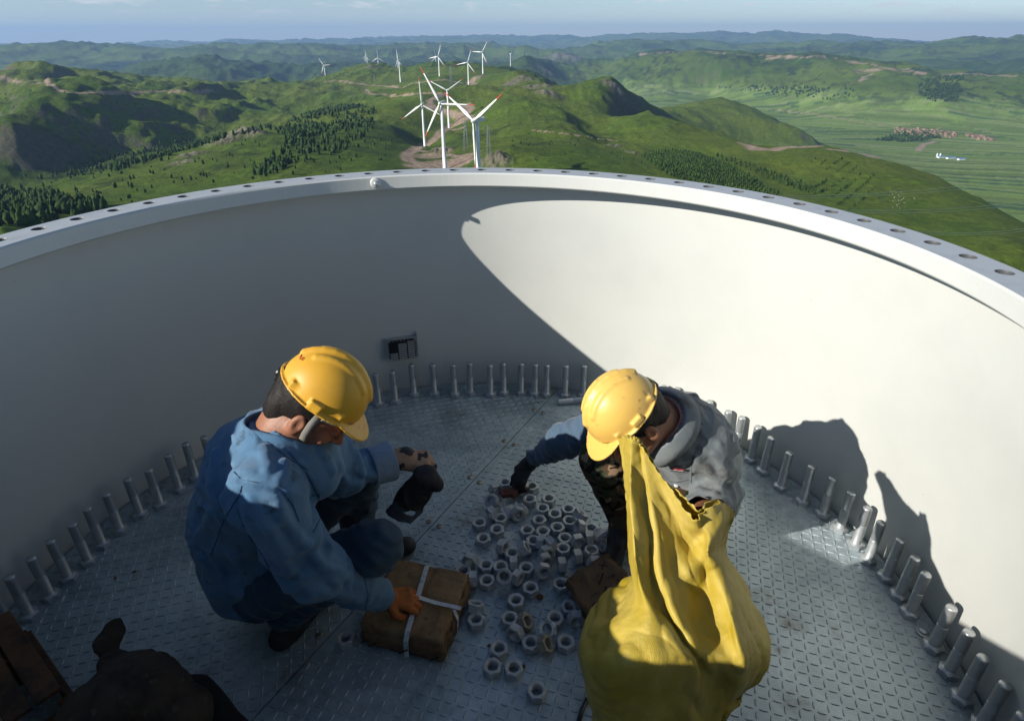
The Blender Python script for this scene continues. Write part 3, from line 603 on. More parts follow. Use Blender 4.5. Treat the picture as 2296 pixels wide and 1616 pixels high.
# ---------------------------------------------------------------- woods on the near slopes (uncountable: stuff)
M_fol = mat('conifer_foliage', (.018, .042, .012), .9, spec=.1, var=(.11, (.05, .085, .02), .42, .62))
def in_poly(X, Y, poly):
    c = np.zeros(len(X), bool); n = len(poly)
    for i in range(n):
        (x0, y0), (x1, y1) = poly[i], poly[(i+1) % n]; k = ((y0 > Y) != (y1 > Y)); xi = (x1-x0)*(Y-y0)/((y1-y0) or 1e-9)+x0; c ^= k & (X < xi)
    return c
vis_z = None
def forest(name, label, poly, dens, dmin, dmax, hmin, hmax, seed, rows=None, noise=0.):
    """trees scattered over the ground seen inside a picture region, between two distances"""
    g = np.random.default_rng(seed); P = np.array([tuple(float(v) for v in q.split()) for q in poly.split(';')])
    az = [azt(x, y)[0] for x, y in P]; a0, a1 = min(az), max(az); area = (a1-a0)*(dmax**2-dmin**2)/2; k = int(area*dens)
    a = g.uniform(a0, a1, k); d = np.sqrt(g.uniform(dmin**2, dmax**2, k)); X = CAM[0]+d*np.sin(a); Y = CAM[1]+d*np.cos(a)
    if rows:
        ang_, sp, sp2 = rows; u = X*cos(ang_)+Y*sin(ang_); v = -X*sin(ang_)+Y*cos(ang_); u = np.round(u/sp)*sp+g.uniform(-.5, .5, k); v = np.round(v/sp2)*sp2
        key = np.unique(np.stack([np.round(u/sp), np.round(v/sp2)], 1), axis=0, return_index=True)[1]; u, v = u[key], v[key]; X = u*cos(ang_)-v*sin(ang_); Y = u*sin(ang_)+v*cos(ang_)
    Z = ground(X, Y); px, py = proj(np.stack([X, Y, Z], -1)); ok = in_poly(px, py, P)
    if noise: ok &= fbm(xy0(X/70, Y/70), 3)+g.uniform(-.25, .25, len(X)) > -noise
    X, Y, Z = X[ok], Y[ok], Z[ok]; k = len(X)
    H = g.uniform(hmin, hmax, k); Wd = H*g.uniform(.2, .3, k); K = 6
    th = np.linspace(0, 2*pi, K, endpoint=False)[None]+g.uniform(0, 6, k)[:, None]
    rings = []; rd_ = (g.random((k, 1)) < .35)*g.uniform(.5, 1, (k, 1)); H = H*(1-.3*rd_[:, 0]*g.random(k))
    for fz, f0_, f1_ in ((.04, .5, .6), (.22, 1., 1.1), (.5, .72, 1.35), (.52, .86, 1.4), (.78, .4, 1.1), (.8, .48, 1.0)):
        fr = f0_*(1-rd_)+f1_*rd_; jr = g.uniform(.7, 1.25, (k, K)); rings.append(np.stack([X[:, None]+np.cos(th)*Wd[:, None]*fr*jr, Y[:, None]+np.sin(th)*Wd[:, None]*fr*jr, (Z-.3+H*fz)[:, None]+g.uniform(-.04, .04, (k, K))*H[:, None]], -1))
    apex = np.stack([X, Y, Z+H], -1)[:, None]
    VV = np.concatenate(rings+[apex, apex], 1); nv = VV.shape[1]; F_ = []
    for r in range(5):
        for i in range(K): F_.append((r*K+i, r*K+(i+1) % K, (r+1)*K+(i+1) % K, (r+1)*K+i))
    for i in range(K): F_.append((5*K+i, 5*K+(i+1) % K, nv-2, nv-2))
    tri = np.array([(5*K+i, 5*K+(i+1) % K, nv-2) for i in range(K)]); F_ = np.array(F_[:-K])
    off = (np.arange(k)*nv)[:, None, None]; q = (F_[None]+off).reshape(-1, 4); t3 = (tri[None]+off).reshape(-1, 3)
    me = bpy.data.meshes.new(name); vv = VV.reshape(-1, 3).astype(np.float32); me.vertices.add(len(vv)); me.vertices.foreach_set('co', vv.ravel())
    lv = np.concatenate([q.ravel(), t3.ravel()]).astype(np.int32); me.loops.add(len(lv)); me.loops.foreach_set('vertex_index', lv)
    ls = np.concatenate([np.arange(len(q))*4, len(q)*4+np.arange(len(t3))*3]).astype(np.int32); me.polygons.add(len(ls)); me.polygons.foreach_set('loop_start', ls)
    me.update(calc_edges=True); o = link(name, me, M_fol); tag(o, label, 'woods', kind='stuff'); print(name, k); return o
forest('conifer_wood', 'dark conifer wood in the gully left of the dirt track ridge', '240 372;330 345;420 318;500 305;560 290;620 280;690 255;740 238;800 232;850 246;830 262;845 275;850 290;800 318;760 338;700 352;640 378;600 395;560 395;600 360;640 335;640 300;600 286;540 300;480 315;420 335;380 345;320 362;270 378', .011, 600, 2300, 5, 10, 3, noise=.15)
forest('conifer_wood', 'dark shaded wood low on the left beside the rim', '-60 412;60 424;130 436;240 458;245 470;100 500;-60 540', .02, 380, 900, 6, 11, 4)
forest('scattered_shrubs', 'scattered low shrubs and young firs on the sunny near slope', '60 410;300 365;430 345;560 310;700 330;830 300;900 310;860 372;600 395;300 450', .0022, 450, 1300, 2.5, 6, 5, noise=.1)
forest('conifer_wood', 'strip of trees along the far foot of the left hills', '0 395;100 385;240 350;320 332;420 302;420 312;330 345;240 372;100 405;0 412', .008, 900, 1700, 5, 9, 6, noise=.15)
forest('orchard_rows', 'young trees planted in rows on the right slope beyond the rim', '1440 350;1480 338;1550 342;1640 372;1720 425;1760 445;1700 445;1600 418;1500 398', .2, 450, 1000, 3.2, 5, 7, rows=(2.2, 4.2, 9.))
forest('orchard_rows', 'thin line of small trees right of the planted rows', '1600 347;1700 378;1790 412;1850 440;1830 446;1760 420;1690 390;1610 358', .1, 450, 1000, 3.5, 5.5, 8, rows=(2.2, 6, 8.))
forest('orchard_rows', 'faint rows of small bushes on the far right slope', '1800 370;1870 350;1960 400;1980 450;1900 480;1830 430', .03, 450, 1000, 2, 3.4, 9, rows=(.9, 5, 11.), noise=.1)
forest('scattered_shrubs', 'dark low shrubs on the shaded right slope', '1150 200;1260 220;1300 270;1400 300;1500 340;1450 380;1200 365;1120 340', .0009, 450, 1700, 1.5, 3.5, 10, noise=.0)
forest('scattered_shrubs', 'sparse bushes dotting the bare left hills', '0 180;100 190;300 215;480 205;650 200;650 230;450 290;300 330;0 390', .0010, 1200, 2500, 2.5, 5, 21, noise=-.05)
forest('conifer_wood', 'dark grove beside the brick village in the valley', '1960 322;2000 310;2050 304;2090 308;2125 314;2090 322;2020 326', .006, 1900, 3200, 8, 14, 11)
forest('conifer_wood', 'square dark plantation on the far right hill', '2060 190;2110 180;2165 178;2160 205;2150 235;2090 238;2065 220', .0035, 3000, 4700, 9, 15, 12)
forest('conifer_wood', 'dark woods along the foot of the far right hills', '1600 200;1800 190;1850 205;1900 200;1940 222;1880 232;1800 225;1700 215;1560 192', .003, 3300, 5200, 9, 15, 13, noise=.05)

# ---------------------------------------------------------------- wind turbines
M_tw = mat('white_turbine_paint', (.74, .75, .74), .45, spec=.4, var=(.05, (.68, .69, .69), .4, .7)); M_red = mat('red_blade_tip', (.62, .035, .02), .5)
def blade_mesh(r0, r1, nm, parent, mt):
    bm = bmesh.new(); rings = []
    for k in range(9):
        f = r0+(r1-r0)*k/8; z = 1.2+f*36.3; ch = (1.1+1.5*min(1, f/.18) if f < .18 else 2.7*(1-(f-.18)/.82)+.42); th_ = .9*(1-f)**1.5+.12; tw_ = .35*(1-f)
        if f < .05: th_ = 1.5; ch = 1.7
        pts = [(-.3*ch, 0), (0, th_*.5), (.7*ch, .03), (0, -th_*.5)]
        pts = [(-.3*ch, 0), (-.2*ch, .35*th_), (.05*ch, th_*.5), (.35*ch, .3*th_), (.7*ch, .02), (.35*ch, -.25*th_), (.05*ch, -.4*th_), (-.2*ch, -.3*th_)]
        rings.append([bm.verts.new((x*cos(tw_)-y*sin(tw_), x*sin(tw_)+y*cos(tw_), z)) for x, y in pts])
    for A, B in zip(rings, rings[1:]):
        for i in range(8): bm.faces.new((A[i], A[(i+1) % 8], B[(i+1) % 8], B[i]))
    bm.faces.new(rings[0]); bm.faces.new(rings[-1][::-1])
    return bobj(nm, bm, mt, parent, True)
def make_turbine(cm_=None):
    t = empty('wind_turbine')
    bm = bmesh.new(); bm_lathe(bm, [(2.9, -4), (2.9, .2), (2.15, .25), (1.9, 22), (1.62, 44), (1.3, 63.5)], 28); bobj('tower', bm, M_tw, t, True)
    bm = bmesh.new(); vs_ = bm_box(bm, (0, 2.2, 65.2), (3.3, 9.6, 3.5))
    for v in vs_:
        if v.co.y > 5: v.co.x *= .8; v.co.z = 65.2+(v.co.z-65.2)*.78+.35
    bobj('nacelle', bm, M_tw, t, bevel=.35)
    rot = bpy.data.objects.new('rotor', None)
    bm = bmesh.new(); bm_lathe(bm, [(1.75, 0), (1.8, 1.2), (1.35, 2.4), (.6, 3.1), (0, 3.3)], 20, Matrix.Translation((0, -2.6, 65)) @ Matrix.Rotation(pi/2, 4, 'X'), cap1=False); hb = bobj('hub', bm, M_tw, t, True)
    bl = blade_mesh(0, .83, 'blade', t, M_tw); tp = blade_mesh(.831, 1, 'blade_tip', bl, M_red)
    return t, bl
t0, bl0 = make_turbine()
def set_blades(t, ph):
    bl = [c for c in t.children if c.name.startswith('blade')]
    while len(bl) < 3: bl.append(copy_tree(bl[0], t))
    for k, b_ in enumerate(bl): b_.location = (0, -4.1, 65); b_.rotation_euler = (0, radians(ph+120*k), 0)
tlist = []
set_blades(t0, 0)
for i, (hub, foot, ph, yaw, lb) in enumerate(TURB):
    t = t0 if i == 0 else copy_tree(t0); set_blades(t, ph)
    d = dist_for(hub, foot, 65); a, tt_ = azt(*foot); X, Y = CAM[0]+d*sin(a), CAM[1]+d*cos(a); zf = CAM[2]+d*tt_; gz = float(ground(X, Y)[0])
    t.location = (X, Y, min(zf, gz+.5) if gz > zf-8 else gz); t.rotation_euler = (0, 0, radians(yaw)-a)
    tag(t, lb, 'wind turbine', 'wind turbines along the ridge'); print('turb', i, round(d), 'foot', round(zf, 1), 'ground', round(gz, 1))

# ---------------------------------------------------------------- pylons
M_lat = mat('galvanised_lattice', (.30, .32, .32), .5, .6)
def make_pylon(h):
    t = empty('lattice_pylon'); bm = bmesh.new(); w0, w1 = h*.085, h*.02; L = 8
    def cr_(k): f = k/L; w = w0+(w1-w0)*f**.8; z = h*f; return [Vector((sx*w, sy*w, z)) for sx, sy in ((1, 1), (-1, 1), (-1, -1), (1, -1))]
    for k in range(L):
        a, b_ = cr_(k), cr_(k+1)
        for i in range(4): bm_tube(bm, [a[i], b_[i]], .11, 4); bm_tube(bm, [a[i], b_[(i+1) % 4]], .07, 3); bm_tube(bm, [b_[i], b_[(i+1) % 4]], .07, 3); bm_tube(bm, [a[(i+1) % 4], b_[i]], .07, 3)
    bobj('lattice', bm, M_lat, t)
    for q in (.72, .84, .96):
        bm = bmesh.new(); w = h*.13*(1.1-abs(q-.84)); bm_tube(bm, [(-w, 0, h*q), (0, 0, h*q+.9), (w, 0, h*q)], .1, 4); bm_tube(bm, [(-w, 0, h*q), (w, 0, h*q)], .1, 4); bobj('cross_arm', bm, M_lat, t)
    return t
p0 = None
for (tx, ty), (fx, fy), d, lb in (((1047, 268), (1048, 338), 560, 'grey lattice pylon between two near turbines, left of the nearest tower'), ((1095, 282), (1099, 352), 520, 'grey lattice pylon just right of the nearest wind turbine'), ((1014, 145), (1016, 190), 1650, 'distant lattice pylon right of the tall centre turbine'), ((843, 165), (845, 186), 2300, 'distant lattice pylon under the small peak')):
    q = hit(fx, fy); P = q[0] if q else None
    a, tt_ = azt(fx, fy); dd = q[1] if q else d; hgt = dd*(azt(tx, ty)[1]-tt_)
    hgt = max(18, min(45, hgt))
    if p0 is None: p0 = t = make_pylon(30)
    else: t = copy_tree(p0)
    t.location = P; t.scale = [hgt/30]*3; t.rotation_euler = (0, 0, .5); tag(t, lb, 'pylon', 'lattice pylons on the ridge')

# ---------------------------------------------------------------- power lines crossing the right hand slope
M_wire = mat('aluminium_conductor', (.42, .45, .42), .5, .4)
for i, ((x0, y0), (x1, y1), d0, d1, lb) in enumerate((((1760, 445), (2350, 398), 210, 420, 'uppermost pair wire crossing the green right slope'), ((1775, 449), (2350, 406), 210, 420, 'second highest wire crossing the green right slope'), ((1890, 476), (2350, 450), 205, 400, 'middle power wire above the scattered sheep'), ((1895, 482), (2350, 456), 205, 400, 'power wire just below the middle one'), ((2000, 520), (2350, 512), 190, 380, 'lowest but one power wire at far right'), ((2010, 524), (2350, 517), 190, 380, 'lowest power wire at the far right'))):
    A, B = at_d(x0-700, y0+62, d0*.75), at_d(x1+250, y1-12, d1*1.2); A0, B0 = at_d(x0, y0, d0), at_d(x1, y1, d1)
    pts = []
    for k in range(25):
        f = -.6+2.*k/24; P = A0+(B0-A0)*f; P = P.copy(); P[2] += 9*((f-.5)**2-.25); pts.append(P)
    bm = bmesh.new(); bm_tube(bm, pts, .06, 4); tag(bobj('power_line', bm, M_wire), lb, 'power line', 'power lines over the right slope')

# ---------------------------------------------------------------- the brick village and the blue roofed works, sheep
M_brick = mat('brick_wall', (.19, .125, .085), .9, var=(.3, (.42, .30, .2), .4, .7)); M_tile = mat('clay_roof', (.19, .12, .08), .85, var=(.5, (.26, .15, .11), .4, .7))
def house_mesh():
    bm = bmesh.new(); bm_box(bm, (0, 0, 1.4), (11, 6, 3.4))
    a = [bm.verts.new(p) for p in ((-5.9, -3.5, 3.1), (5.9, -3.5, 3.1), (5.9, 3.5, 3.1), (-5.9, 3.5, 3.1), (-5.9, 0, 5.1), (5.9, 0, 5.1))]
    fs = [bm.faces.new(f) for f in ((a[0], a[1], a[5], a[4]), (a[2], a[3], a[4], a[5]), (a[0], a[4], a[3]), (a[1], a[2], a[5]), (a[3], a[2], a[1], a[0]))]
    for f in fs: f.material_index = 1
    return bobj('village_house', bm, [M_brick, M_tile])
h0 = house_mesh(); g = np.random.default_rng(4); kk = 0
for k in range(150):
    f = k/149; x = 2012+f*215+g.uniform(-8, 8); y = 298+f*22+g.uniform(-7, 7)*(1.2-f*.6)
    if 2150 < x < 2172: continue
    q = hit(x, y)
    if not q: continue
    o = h0 if kk == 0 else h0.copy()
    if kk: COL.objects.link(o)
    kk += 1; o.location = q[0]; o.rotation_euler = (0, 0, .35+g.uniform(-.08, .08)+(pi/2 if g.random() < .25 else 0)); s_ = g.uniform(.7, 1.2); o.scale = (s_*g.uniform(.8, 1.4), s_, s_)
    tag(o, 'small clay roofed brick house in the valley village', 'house', 'brick houses of the valley village')
M_blue = mat('blue_sheet_roof', (.10, .26, .52), .5, .2); M_wht = mat('white_sheet_wall', (.7, .72, .72), .6)
for (x, y, sx, lb) in ((2113, 361, 26, 'long blue roofed white shed left of the valley works'), (2135, 363, 34, 'long blue roofed white shed in the middle of the valley works'), (2158, 366, 26, 'blue roofed white shed at the right end of the valley works')):
    q = hit(x, y); t = empty('works_shed', q[0], (0, 0, .25)); tag(t, lb, 'shed', 'sheds of the valley works')
    bm = bmesh.new(); bm_box(bm, (0, 0, 2), (sx, 9, 5)); bobj('wall', bm, M_wht, t)
    bm = bmesh.new(); a = [bm.verts.new(p) for p in ((-sx/2-.5, -5.2, 4.6), (sx/2+.5, -5.2, 4.6), (sx/2+.5, 5.2, 4.6), (-sx/2-.5, 5.2, 4.6), (-sx/2-.5, 0, 6.6), (sx/2+.5, 0, 6.6))]
    for f in ((0, 1, 5, 4), (2, 3, 4, 5), (0, 4, 3), (1, 2, 5), (3, 2, 1, 0)): bm.faces.new([a[i] for i in f])
    bobj('roof', bm, M_blue, t)
for x, lb in ((2103, 'white silo, left of the two beside the works sheds'), (2110, 'white silo, right of the two beside the works sheds')):
    q = hit(x, 360); t = empty('silo', q[0]); tag(t, lb, 'silo', 'silos of the valley works')
    bm = bmesh.new(); bm_lathe(bm, [(2.4, -1), (2.4, 11), (.8, 13.5)], 16); bobj('tank', bm, M_wht, t, True)
bm = bmesh.new(); ok = 0
M_wool = mat('sheep_wool', (.42, .40, .33), .95)
def sheep_mesh():
    bm = bmesh.new(); r = bmesh.ops.create_icosphere(bm, subdivisions=2, radius=.5)
    for v in r['verts']: v.co = Vector((v.co.x*1.25, v.co.y*.72, v.co.z*.78+.72))
    r = bmesh.ops.create_icosphere(bm, subdivisions=1, radius=.17)
    for v in r['verts']: v.co = Vector((v.co.x*1.5+.78, v.co.y, v.co.z+.86))
    for sx in (-.38, .38):
        for sy in (-.17, .17): bm_tube(bm, [(sx, sy, .5), (sx, sy, 0)], [.07, .045], 5)
    bmesh.ops.triangulate(bm, faces=bm.faces); return bobj('sheep', bm, M_wool, None, True)
s0 = sheep_mesh(); g = np.random.default_rng(9); kk = 0
for k in range(34):
    x = 2020+g.normal()*14; y = 452+g.normal()*9; q = hit(x, y)
    if not q: continue
    o = s0 if kk == 0 else s0.copy()
    if kk: COL.objects.link(o)
    kk += 1; o.location = q[0]; o.rotation_euler = (0, 0, g.uniform(0, 6.3)); o.scale = [.55]*3; tag(o, 'tiny pale sheep grazing on the far right slope', 'sheep', 'flock grazing on the right slope')

# ---------------------------------------------------------------- haze
bm = bmesh.new(); bm_box(bm, (0, 0, (float(TZ.min())-1.+520)/2), (66000, 66000, 520-(float(TZ.min())-1.)))
mh = bpy.data.materials.new('valley_air'); mh.use_nodes = True; th = mh.node_tree; th.nodes.remove(th.nodes['Principled BSDF'])
pv = N(th, 'ShaderNodeVolumePrincipled'); pv.inputs['Color'].default_value = (.38, .62, 1, 1); pv.inputs['Density'].default_value = 5.2e-5; pv.inputs['Anisotropy'].default_value = .1
th.links.new(pv.outputs[0], th.nodes['Material Output'].inputs['Volume'])
hz = bobj('haze', bm, mh); hz['kind'] = 'stuff'
# ================================================================ implicit modelling: smooth unions meshed into one continuous surface
def surf(f, lo, hi, h):
    lo = np.array(lo, float); n = np.ceil((np.array(hi)-lo)/h).astype(int)+1
    m = 5; n = (n+m-1)//m*m; ax = [lo[i]+h*np.arange(n[i]) for i in range(3)]
    # coarse pass first, then only the points near the surface
    G = np.stack(np.meshgrid(*[a[m//2::m] for a in ax], indexing='ij'), -1); Dc = f(G.reshape(-1, 3)).reshape(G.shape[:3])
    D = np.repeat(np.repeat(np.repeat(Dc, m, 0), m, 1), m, 2).astype(np.float32)
    J = np.argwhere(np.abs(D) < h*m*1.35+.004); val_ = np.empty(len(J), np.float32)
    for i0 in range(0, len(J), 400000):
        j = J[i0:i0+400000]; val_[i0:i0+400000] = f(np.stack([ax[0][j[:, 0]], ax[1][j[:, 1]], ax[2][j[:, 2]]], -1))
    D[J[:, 0], J[:, 1], J[:, 2]] = val_
    s = D < 0; c = np.zeros(n-1, np.int8)
    for a in (0, 1):
        for b in (0, 1):
            for d in (0, 1): c += s[a:n[0]-1+a, b:n[1]-1+b, d:n[2]-1+d]
    act = (c > 0) & (c < 8); ids = np.full(n-1, -1, np.int64); I = np.argwhere(act); ids[act] = np.arange(len(I))
    acc = np.zeros((len(I), 3)); cnt = np.zeros(len(I))
    cor = [(a, b, d) for a in (0, 1) for b in (0, 1) for d in (0, 1)]
    val = {q: D[I[:, 0]+q[0], I[:, 1]+q[1], I[:, 2]+q[2]] for q in cor}
    for q in cor:
        for k in range(3):
            if q[k]: continue
            r = list(q); r[k] = 1; r = tuple(r); v0, v1 = val[q], val[r]; m = (v0 < 0) != (v1 < 0)
            t = np.where(m, v0/np.where(m, v0-v1, 1), 0); p = np.array(q, float)[None]+np.eye(3)[k][None]*t[:, None]
            acc[m] += p[m]; cnt[m] += 1
    V = lo+h*(I+acc/np.maximum(cnt, 1)[:, None]); Q = []
    for k in range(3):
        u, w = [(1, 2), (2, 0), (0, 1)][k]
        s0 = [slice(None)]*3; s1 = [slice(None)]*3; s0[k] = slice(0, -1); s1[k] = slice(1, None)
        ch = s[tuple(s0)] != s[tuple(s1)]; E = np.argwhere(ch); E = E[(E[:, u] > 0) & (E[:, w] > 0) & (E[:, u] < n[u]-1) & (E[:, w] < n[w]-1)]
        ins = s[E[:, 0], E[:, 1], E[:, 2]]
        def g(du, dw): X = E.copy(); X[:, u] -= du; X[:, w] -= dw; return ids[X[:, 0], X[:, 1], X[:, 2]]
        q = np.stack([g(1, 1), g(0, 1), g(0, 0), g(1, 0)], 1); q[~ins] = q[~ins][:, ::-1]; Q.append(q)
    return V, np.concatenate(Q)
def relax(V, Q, it=1, lam=.5):
    E = np.concatenate([Q[:, [0, 1]], Q[:, [1, 2]], Q[:, [2, 3]], Q[:, [3, 0]]])
    for _ in range(it):
        a = np.zeros_like(V); c = np.zeros(len(V)); np.add.at(a, E[:, 0], V[E[:, 1]]); np.add.at(a, E[:, 1], V[E[:, 0]]); np.add.at(c, E[:, 0], 1); np.add.at(c, E[:, 1], 1)
        V = V+lam*(a/np.maximum(c, 1)[:, None]-V)
    return V
def smin(a, b, k): h = np.clip(.5+.5*(b-a)/k, 0, 1); return b*(1-h)+a*h-k*h*(1-h)
def smax(a, b, k): return -smin(-a, -b, k)
def cone(P, a, b, ra, rb, flat=None):
    """tapered limb from a to b; flat=(axis, factor) squashes its section along an axis"""
    a = np.asarray(a, float); b = np.asarray(b, float); d = b-a; L = d@d; t = np.clip(((P-a)@d)/L, 0, 1); v = P-a-t[:, None]*d
    if flat is not None: ax = np.asarray(flat[0], float); ax = ax/np.linalg.norm(ax); q = v@ax; v = v+ax*(q*(1/flat[1]-1))[:, None]
    r = ra+(rb-ra)*t; e = np.sqrt((v*v).sum(1))-r; return e*(flat[1] if flat is not None else 1)
def ell(P, c, r, M=None):
    v = P-np.asarray(c, float)
    if M is not None: v = v@M
    r = np.asarray(r, float); k0 = np.sqrt(((v/r)**2).sum(1)); k1 = np.sqrt(((v/r**2)**2).sum(1)); return k0*(k0-1)/np.maximum(k1, 1e-9)
def box(P, c, r, M=None, rd=.0):
    v = P-np.asarray(c, float)
    if M is not None: v = v@M
    q = np.abs(v)-(np.asarray(r, float)-rd); return np.sqrt((np.maximum(q, 0)**2).sum(1))+np.minimum(q.max(1), 0)-rd
def frame(fwd, up):
    """columns: x = forward, y = left, z = up"""
    f = np.asarray(fwd, float); f = f/np.linalg.norm(f); u = np.asarray(up, float); u = u-f*(u@f); u /= np.linalg.norm(u); return np.stack([f, np.cross(u, f), u], 1)
def U(P, lst, k):
    r = None
    for f in lst: r = f if r is None else smin(r, f, k)
    return r
def smesh(name, f, lo, hi, h, m, parent=None, it=2, mids=None, cull=None):
    V, Q = surf(f, lo, hi, h); V = relax(V, Q, it)
    # keep only the largest connected piece(s)
    o = mesh_vf(name, V, Q, m, parent, True, None if mids is None else mids(V[Q].mean(1)))
    return o
def clean_islands(o, keep=1):
    me = o.data; n = len(me.vertices); e = np.empty(len(me.edges)*2, np.int32); me.edges.foreach_get('vertices', e); e = e.reshape(-1, 2); lab = np.arange(n)
    while True:
        l2 = lab.copy(); m = np.minimum(lab[e[:, 0]], lab[e[:, 1]]); np.minimum.at(l2, e[:, 0], m); np.minimum.at(l2, e[:, 1], m); l2 = l2[l2]
        if (l2 == lab).all(): break
        lab = l2
    u, c = np.unique(lab, return_counts=True)
    if len(u) <= keep: return
    good = set(u[np.argsort(-c)[:keep]].tolist()); bm = bmesh.new(); bm.from_mesh(me); bm.verts.ensure_lookup_table()
    bmesh.ops.delete(bm, geom=[bm.verts[i] for i in range(n) if lab[i] not in good], context='VERTS'); bm.to_mesh(me); bm.free()
def trace(f, x, y, t0=.6, t1=3.2):
    """first point of the surface f met by the sight line through a view pixel"""
    d = ray(x, y); d = d/np.linalg.norm(d); t = t0
    for _ in range(160):
        P = CAM+d*t; v = float(f(P[None])[0])
        if v < .0006: return P
        t += max(v*.7, .0006)
        if t > t1: return None
    return CAM+d*t
def grooves(f, lines, r, depth, ridge=False):
    """seams or folds: polylines of view pixels laid on surface f, cut in or raised"""
    segs = []
    for L in lines:
        q = [trace(f, *p) for p in L]
        segs += [(a, b) for a, b in zip(q, q[1:]) if a is not None and b is not None and np.linalg.norm(a-b) < .25]
    def g(P):
        d = f(P)
        for a, b in segs:
            e = cone(P, a, b, 0, 0); w = np.clip(1-e/r, 0, 1); d = d+(depth*w*w*(3-2*w))*(-1 if ridge else 1)
        return d
    return g
def bbox(pts, m): p = np.array(pts); return p.min(0)-m, p.max(0)+m
# ================================================================ the two workers
def cloth(name, c, c2, rough=.85, weave=900, dirt=None):
    m = mat(name, c, rough, spec=.25, var=(7, c2, .42, .68), var2=(dirt if dirt else None)); t = m.node_tree; b = t.nodes['Principled BSDF']
    tc = N(t, 'ShaderNodeTexCoord'); n = N(t, 'ShaderNodeTexNoise', i_Scale=55., i_Detail=8., i_Roughness=.7); t.links.new(tc.outputs['Object'], n.inputs['Vector'])
    bp = N(t, 'ShaderNodeBump', i_Strength=.8, i_Distance=.0022); t.links.new(n.outputs['Fac'], bp.inputs['Height']); t.links.new(bp.outputs[0], b.inputs['Normal'])
    b.inputs['Sheen Weight'].default_value = .15; return m
M_blue_j = cloth('blue_denim_jacket', (.062, .145, .245), (.10, .19, .29), dirt=(11, (.035, .07, .11), .60, .68))
M_cuff = cloth('faded_cuff', (.17, .235, .31), (.13, .19, .26))
M_navy = cloth('navy_trousers', (.018, .045, .075), (.03, .06, .09))
M_grey_j = cloth('grey_blue_jacket', (.165, .185, .19), (.12, .145, .16), dirt=(6, (.07, .06, .05), .55, .66))
M_navy_sl = cloth('dark_sleeve', (.06, .10, .15), (.09, .13, .18))
M_skin = mat('tanned_skin', (.30, .135, .075), .5, spec=.35, bump=(140, .0008, 4), var=(14, (.22, .09, .05), .45, .7)); M_skin.node_tree.nodes['Principled BSDF'].inputs['Subsurface Weight'].default_value = .06
M_hair = mat('black_hair', (.010, .008, .007), .6, spec=.25, bump=(160, .0015, 3))
M_boot = mat('black_boot', (.012, .012, .013), .6, bump=(60, .001, 3))
M_helm = mat('yellow_hard_hat', (.68, .37, .028), .46, spec=.4, var=(3.5, (.55, .29, .03), .42, .7), var2=(22, (.30, .19, .06), .62, .74)); M_helm.node_tree.nodes['Principled BSDF'].inputs['Coat Weight'].default_value = .05
M_helm2 = mat('paler_yellow_hard_hat', (.74, .47, .11), .38, spec=.45, var=(3.5, (.64, .39, .09), .42, .7), var2=(34, (.36, .23, .08), .62, .72)); M_helm2.node_tree.nodes['Principled BSDF'].inputs['Coat Weight'].default_value = .15
M_web = mat('grey_webbing', (.16, .15, .13), .8, bump=(300, .001, 2)); M_plast = mat('white_plastic', (.6, .6, .58), .4); M_blk = mat('black_plastic', (.012, .012, .012), .4)
M_tan = mat('tan_leather_glove', (.33, .20, .12), .8, bump=(70, .001, 4), var=(16, (.22, .13, .08), .45, .65)); M_darkglove = mat('black_worn_glove', (.012, .012, .013), .75, bump=(70, .001, 4), var=(20, (.03, .03, .032), .5, .7))
M_button = mat('pale_button', (.45, .47, .48), .35)
def camo():
    m = bpy.data.materials.new('woodland_camouflage'); m.use_nodes = True; t = m.node_tree; b = t.nodes['Principled BSDF']; b.inputs['Roughness'].default_value = .9; b.inputs['Specular IOR Level'].default_value = .2
    tc = N(t, 'ShaderNodeTexCoord'); src = None
    for i, (sc_, col_, th_) in enumerate(((11., (.035, .05, .022), .5), (13., (.075, .045, .026), .55), (12., (.26, .17, .105), .60), (15., (.012, .011, .009), .60))):
        mp_ = N(t, 'ShaderNodeMapping'); mp_.inputs['Location'].default_value = (i*3.1, i*1.7, i*.9); t.links.new(tc.outputs['Object'], mp_.inputs[0])
        n = N(t, 'ShaderNodeTexNoise', i_Scale=sc_, i_Detail=2.2, i_Roughness=.5, i_Distortion=.8); t.links.new(mp_.outputs[0], n.inputs['Vector'])
        r = N(t, 'ShaderNodeMapRange', i_From_Min=th_-.004, i_From_Max=th_+.004); t.links.new(n.outputs['Fac'], r.inputs['Value'])
        mx = N(t, 'ShaderNodeMix', data_type='RGBA'); mx.inputs['B'].default_value = (*col_, 1); t.links.new(r.outputs[0], mx.inputs['Factor'])
        if src: t.links.new(src, mx.inputs['A'])
        else: mx.inputs['A'].default_value = (.085, .075, .05, 1)
        src = mx.outputs['Result']
    t.links.new(src, b.inputs['Base Color']); return m
M_camo = camo()
V3 = lambda *a: np.array(a, float)

def wrink(P, s, amp, o=3, st=(1, 1, 1), off=0.): return amp*fbm(P*np.array(st)*s+off, o, True)

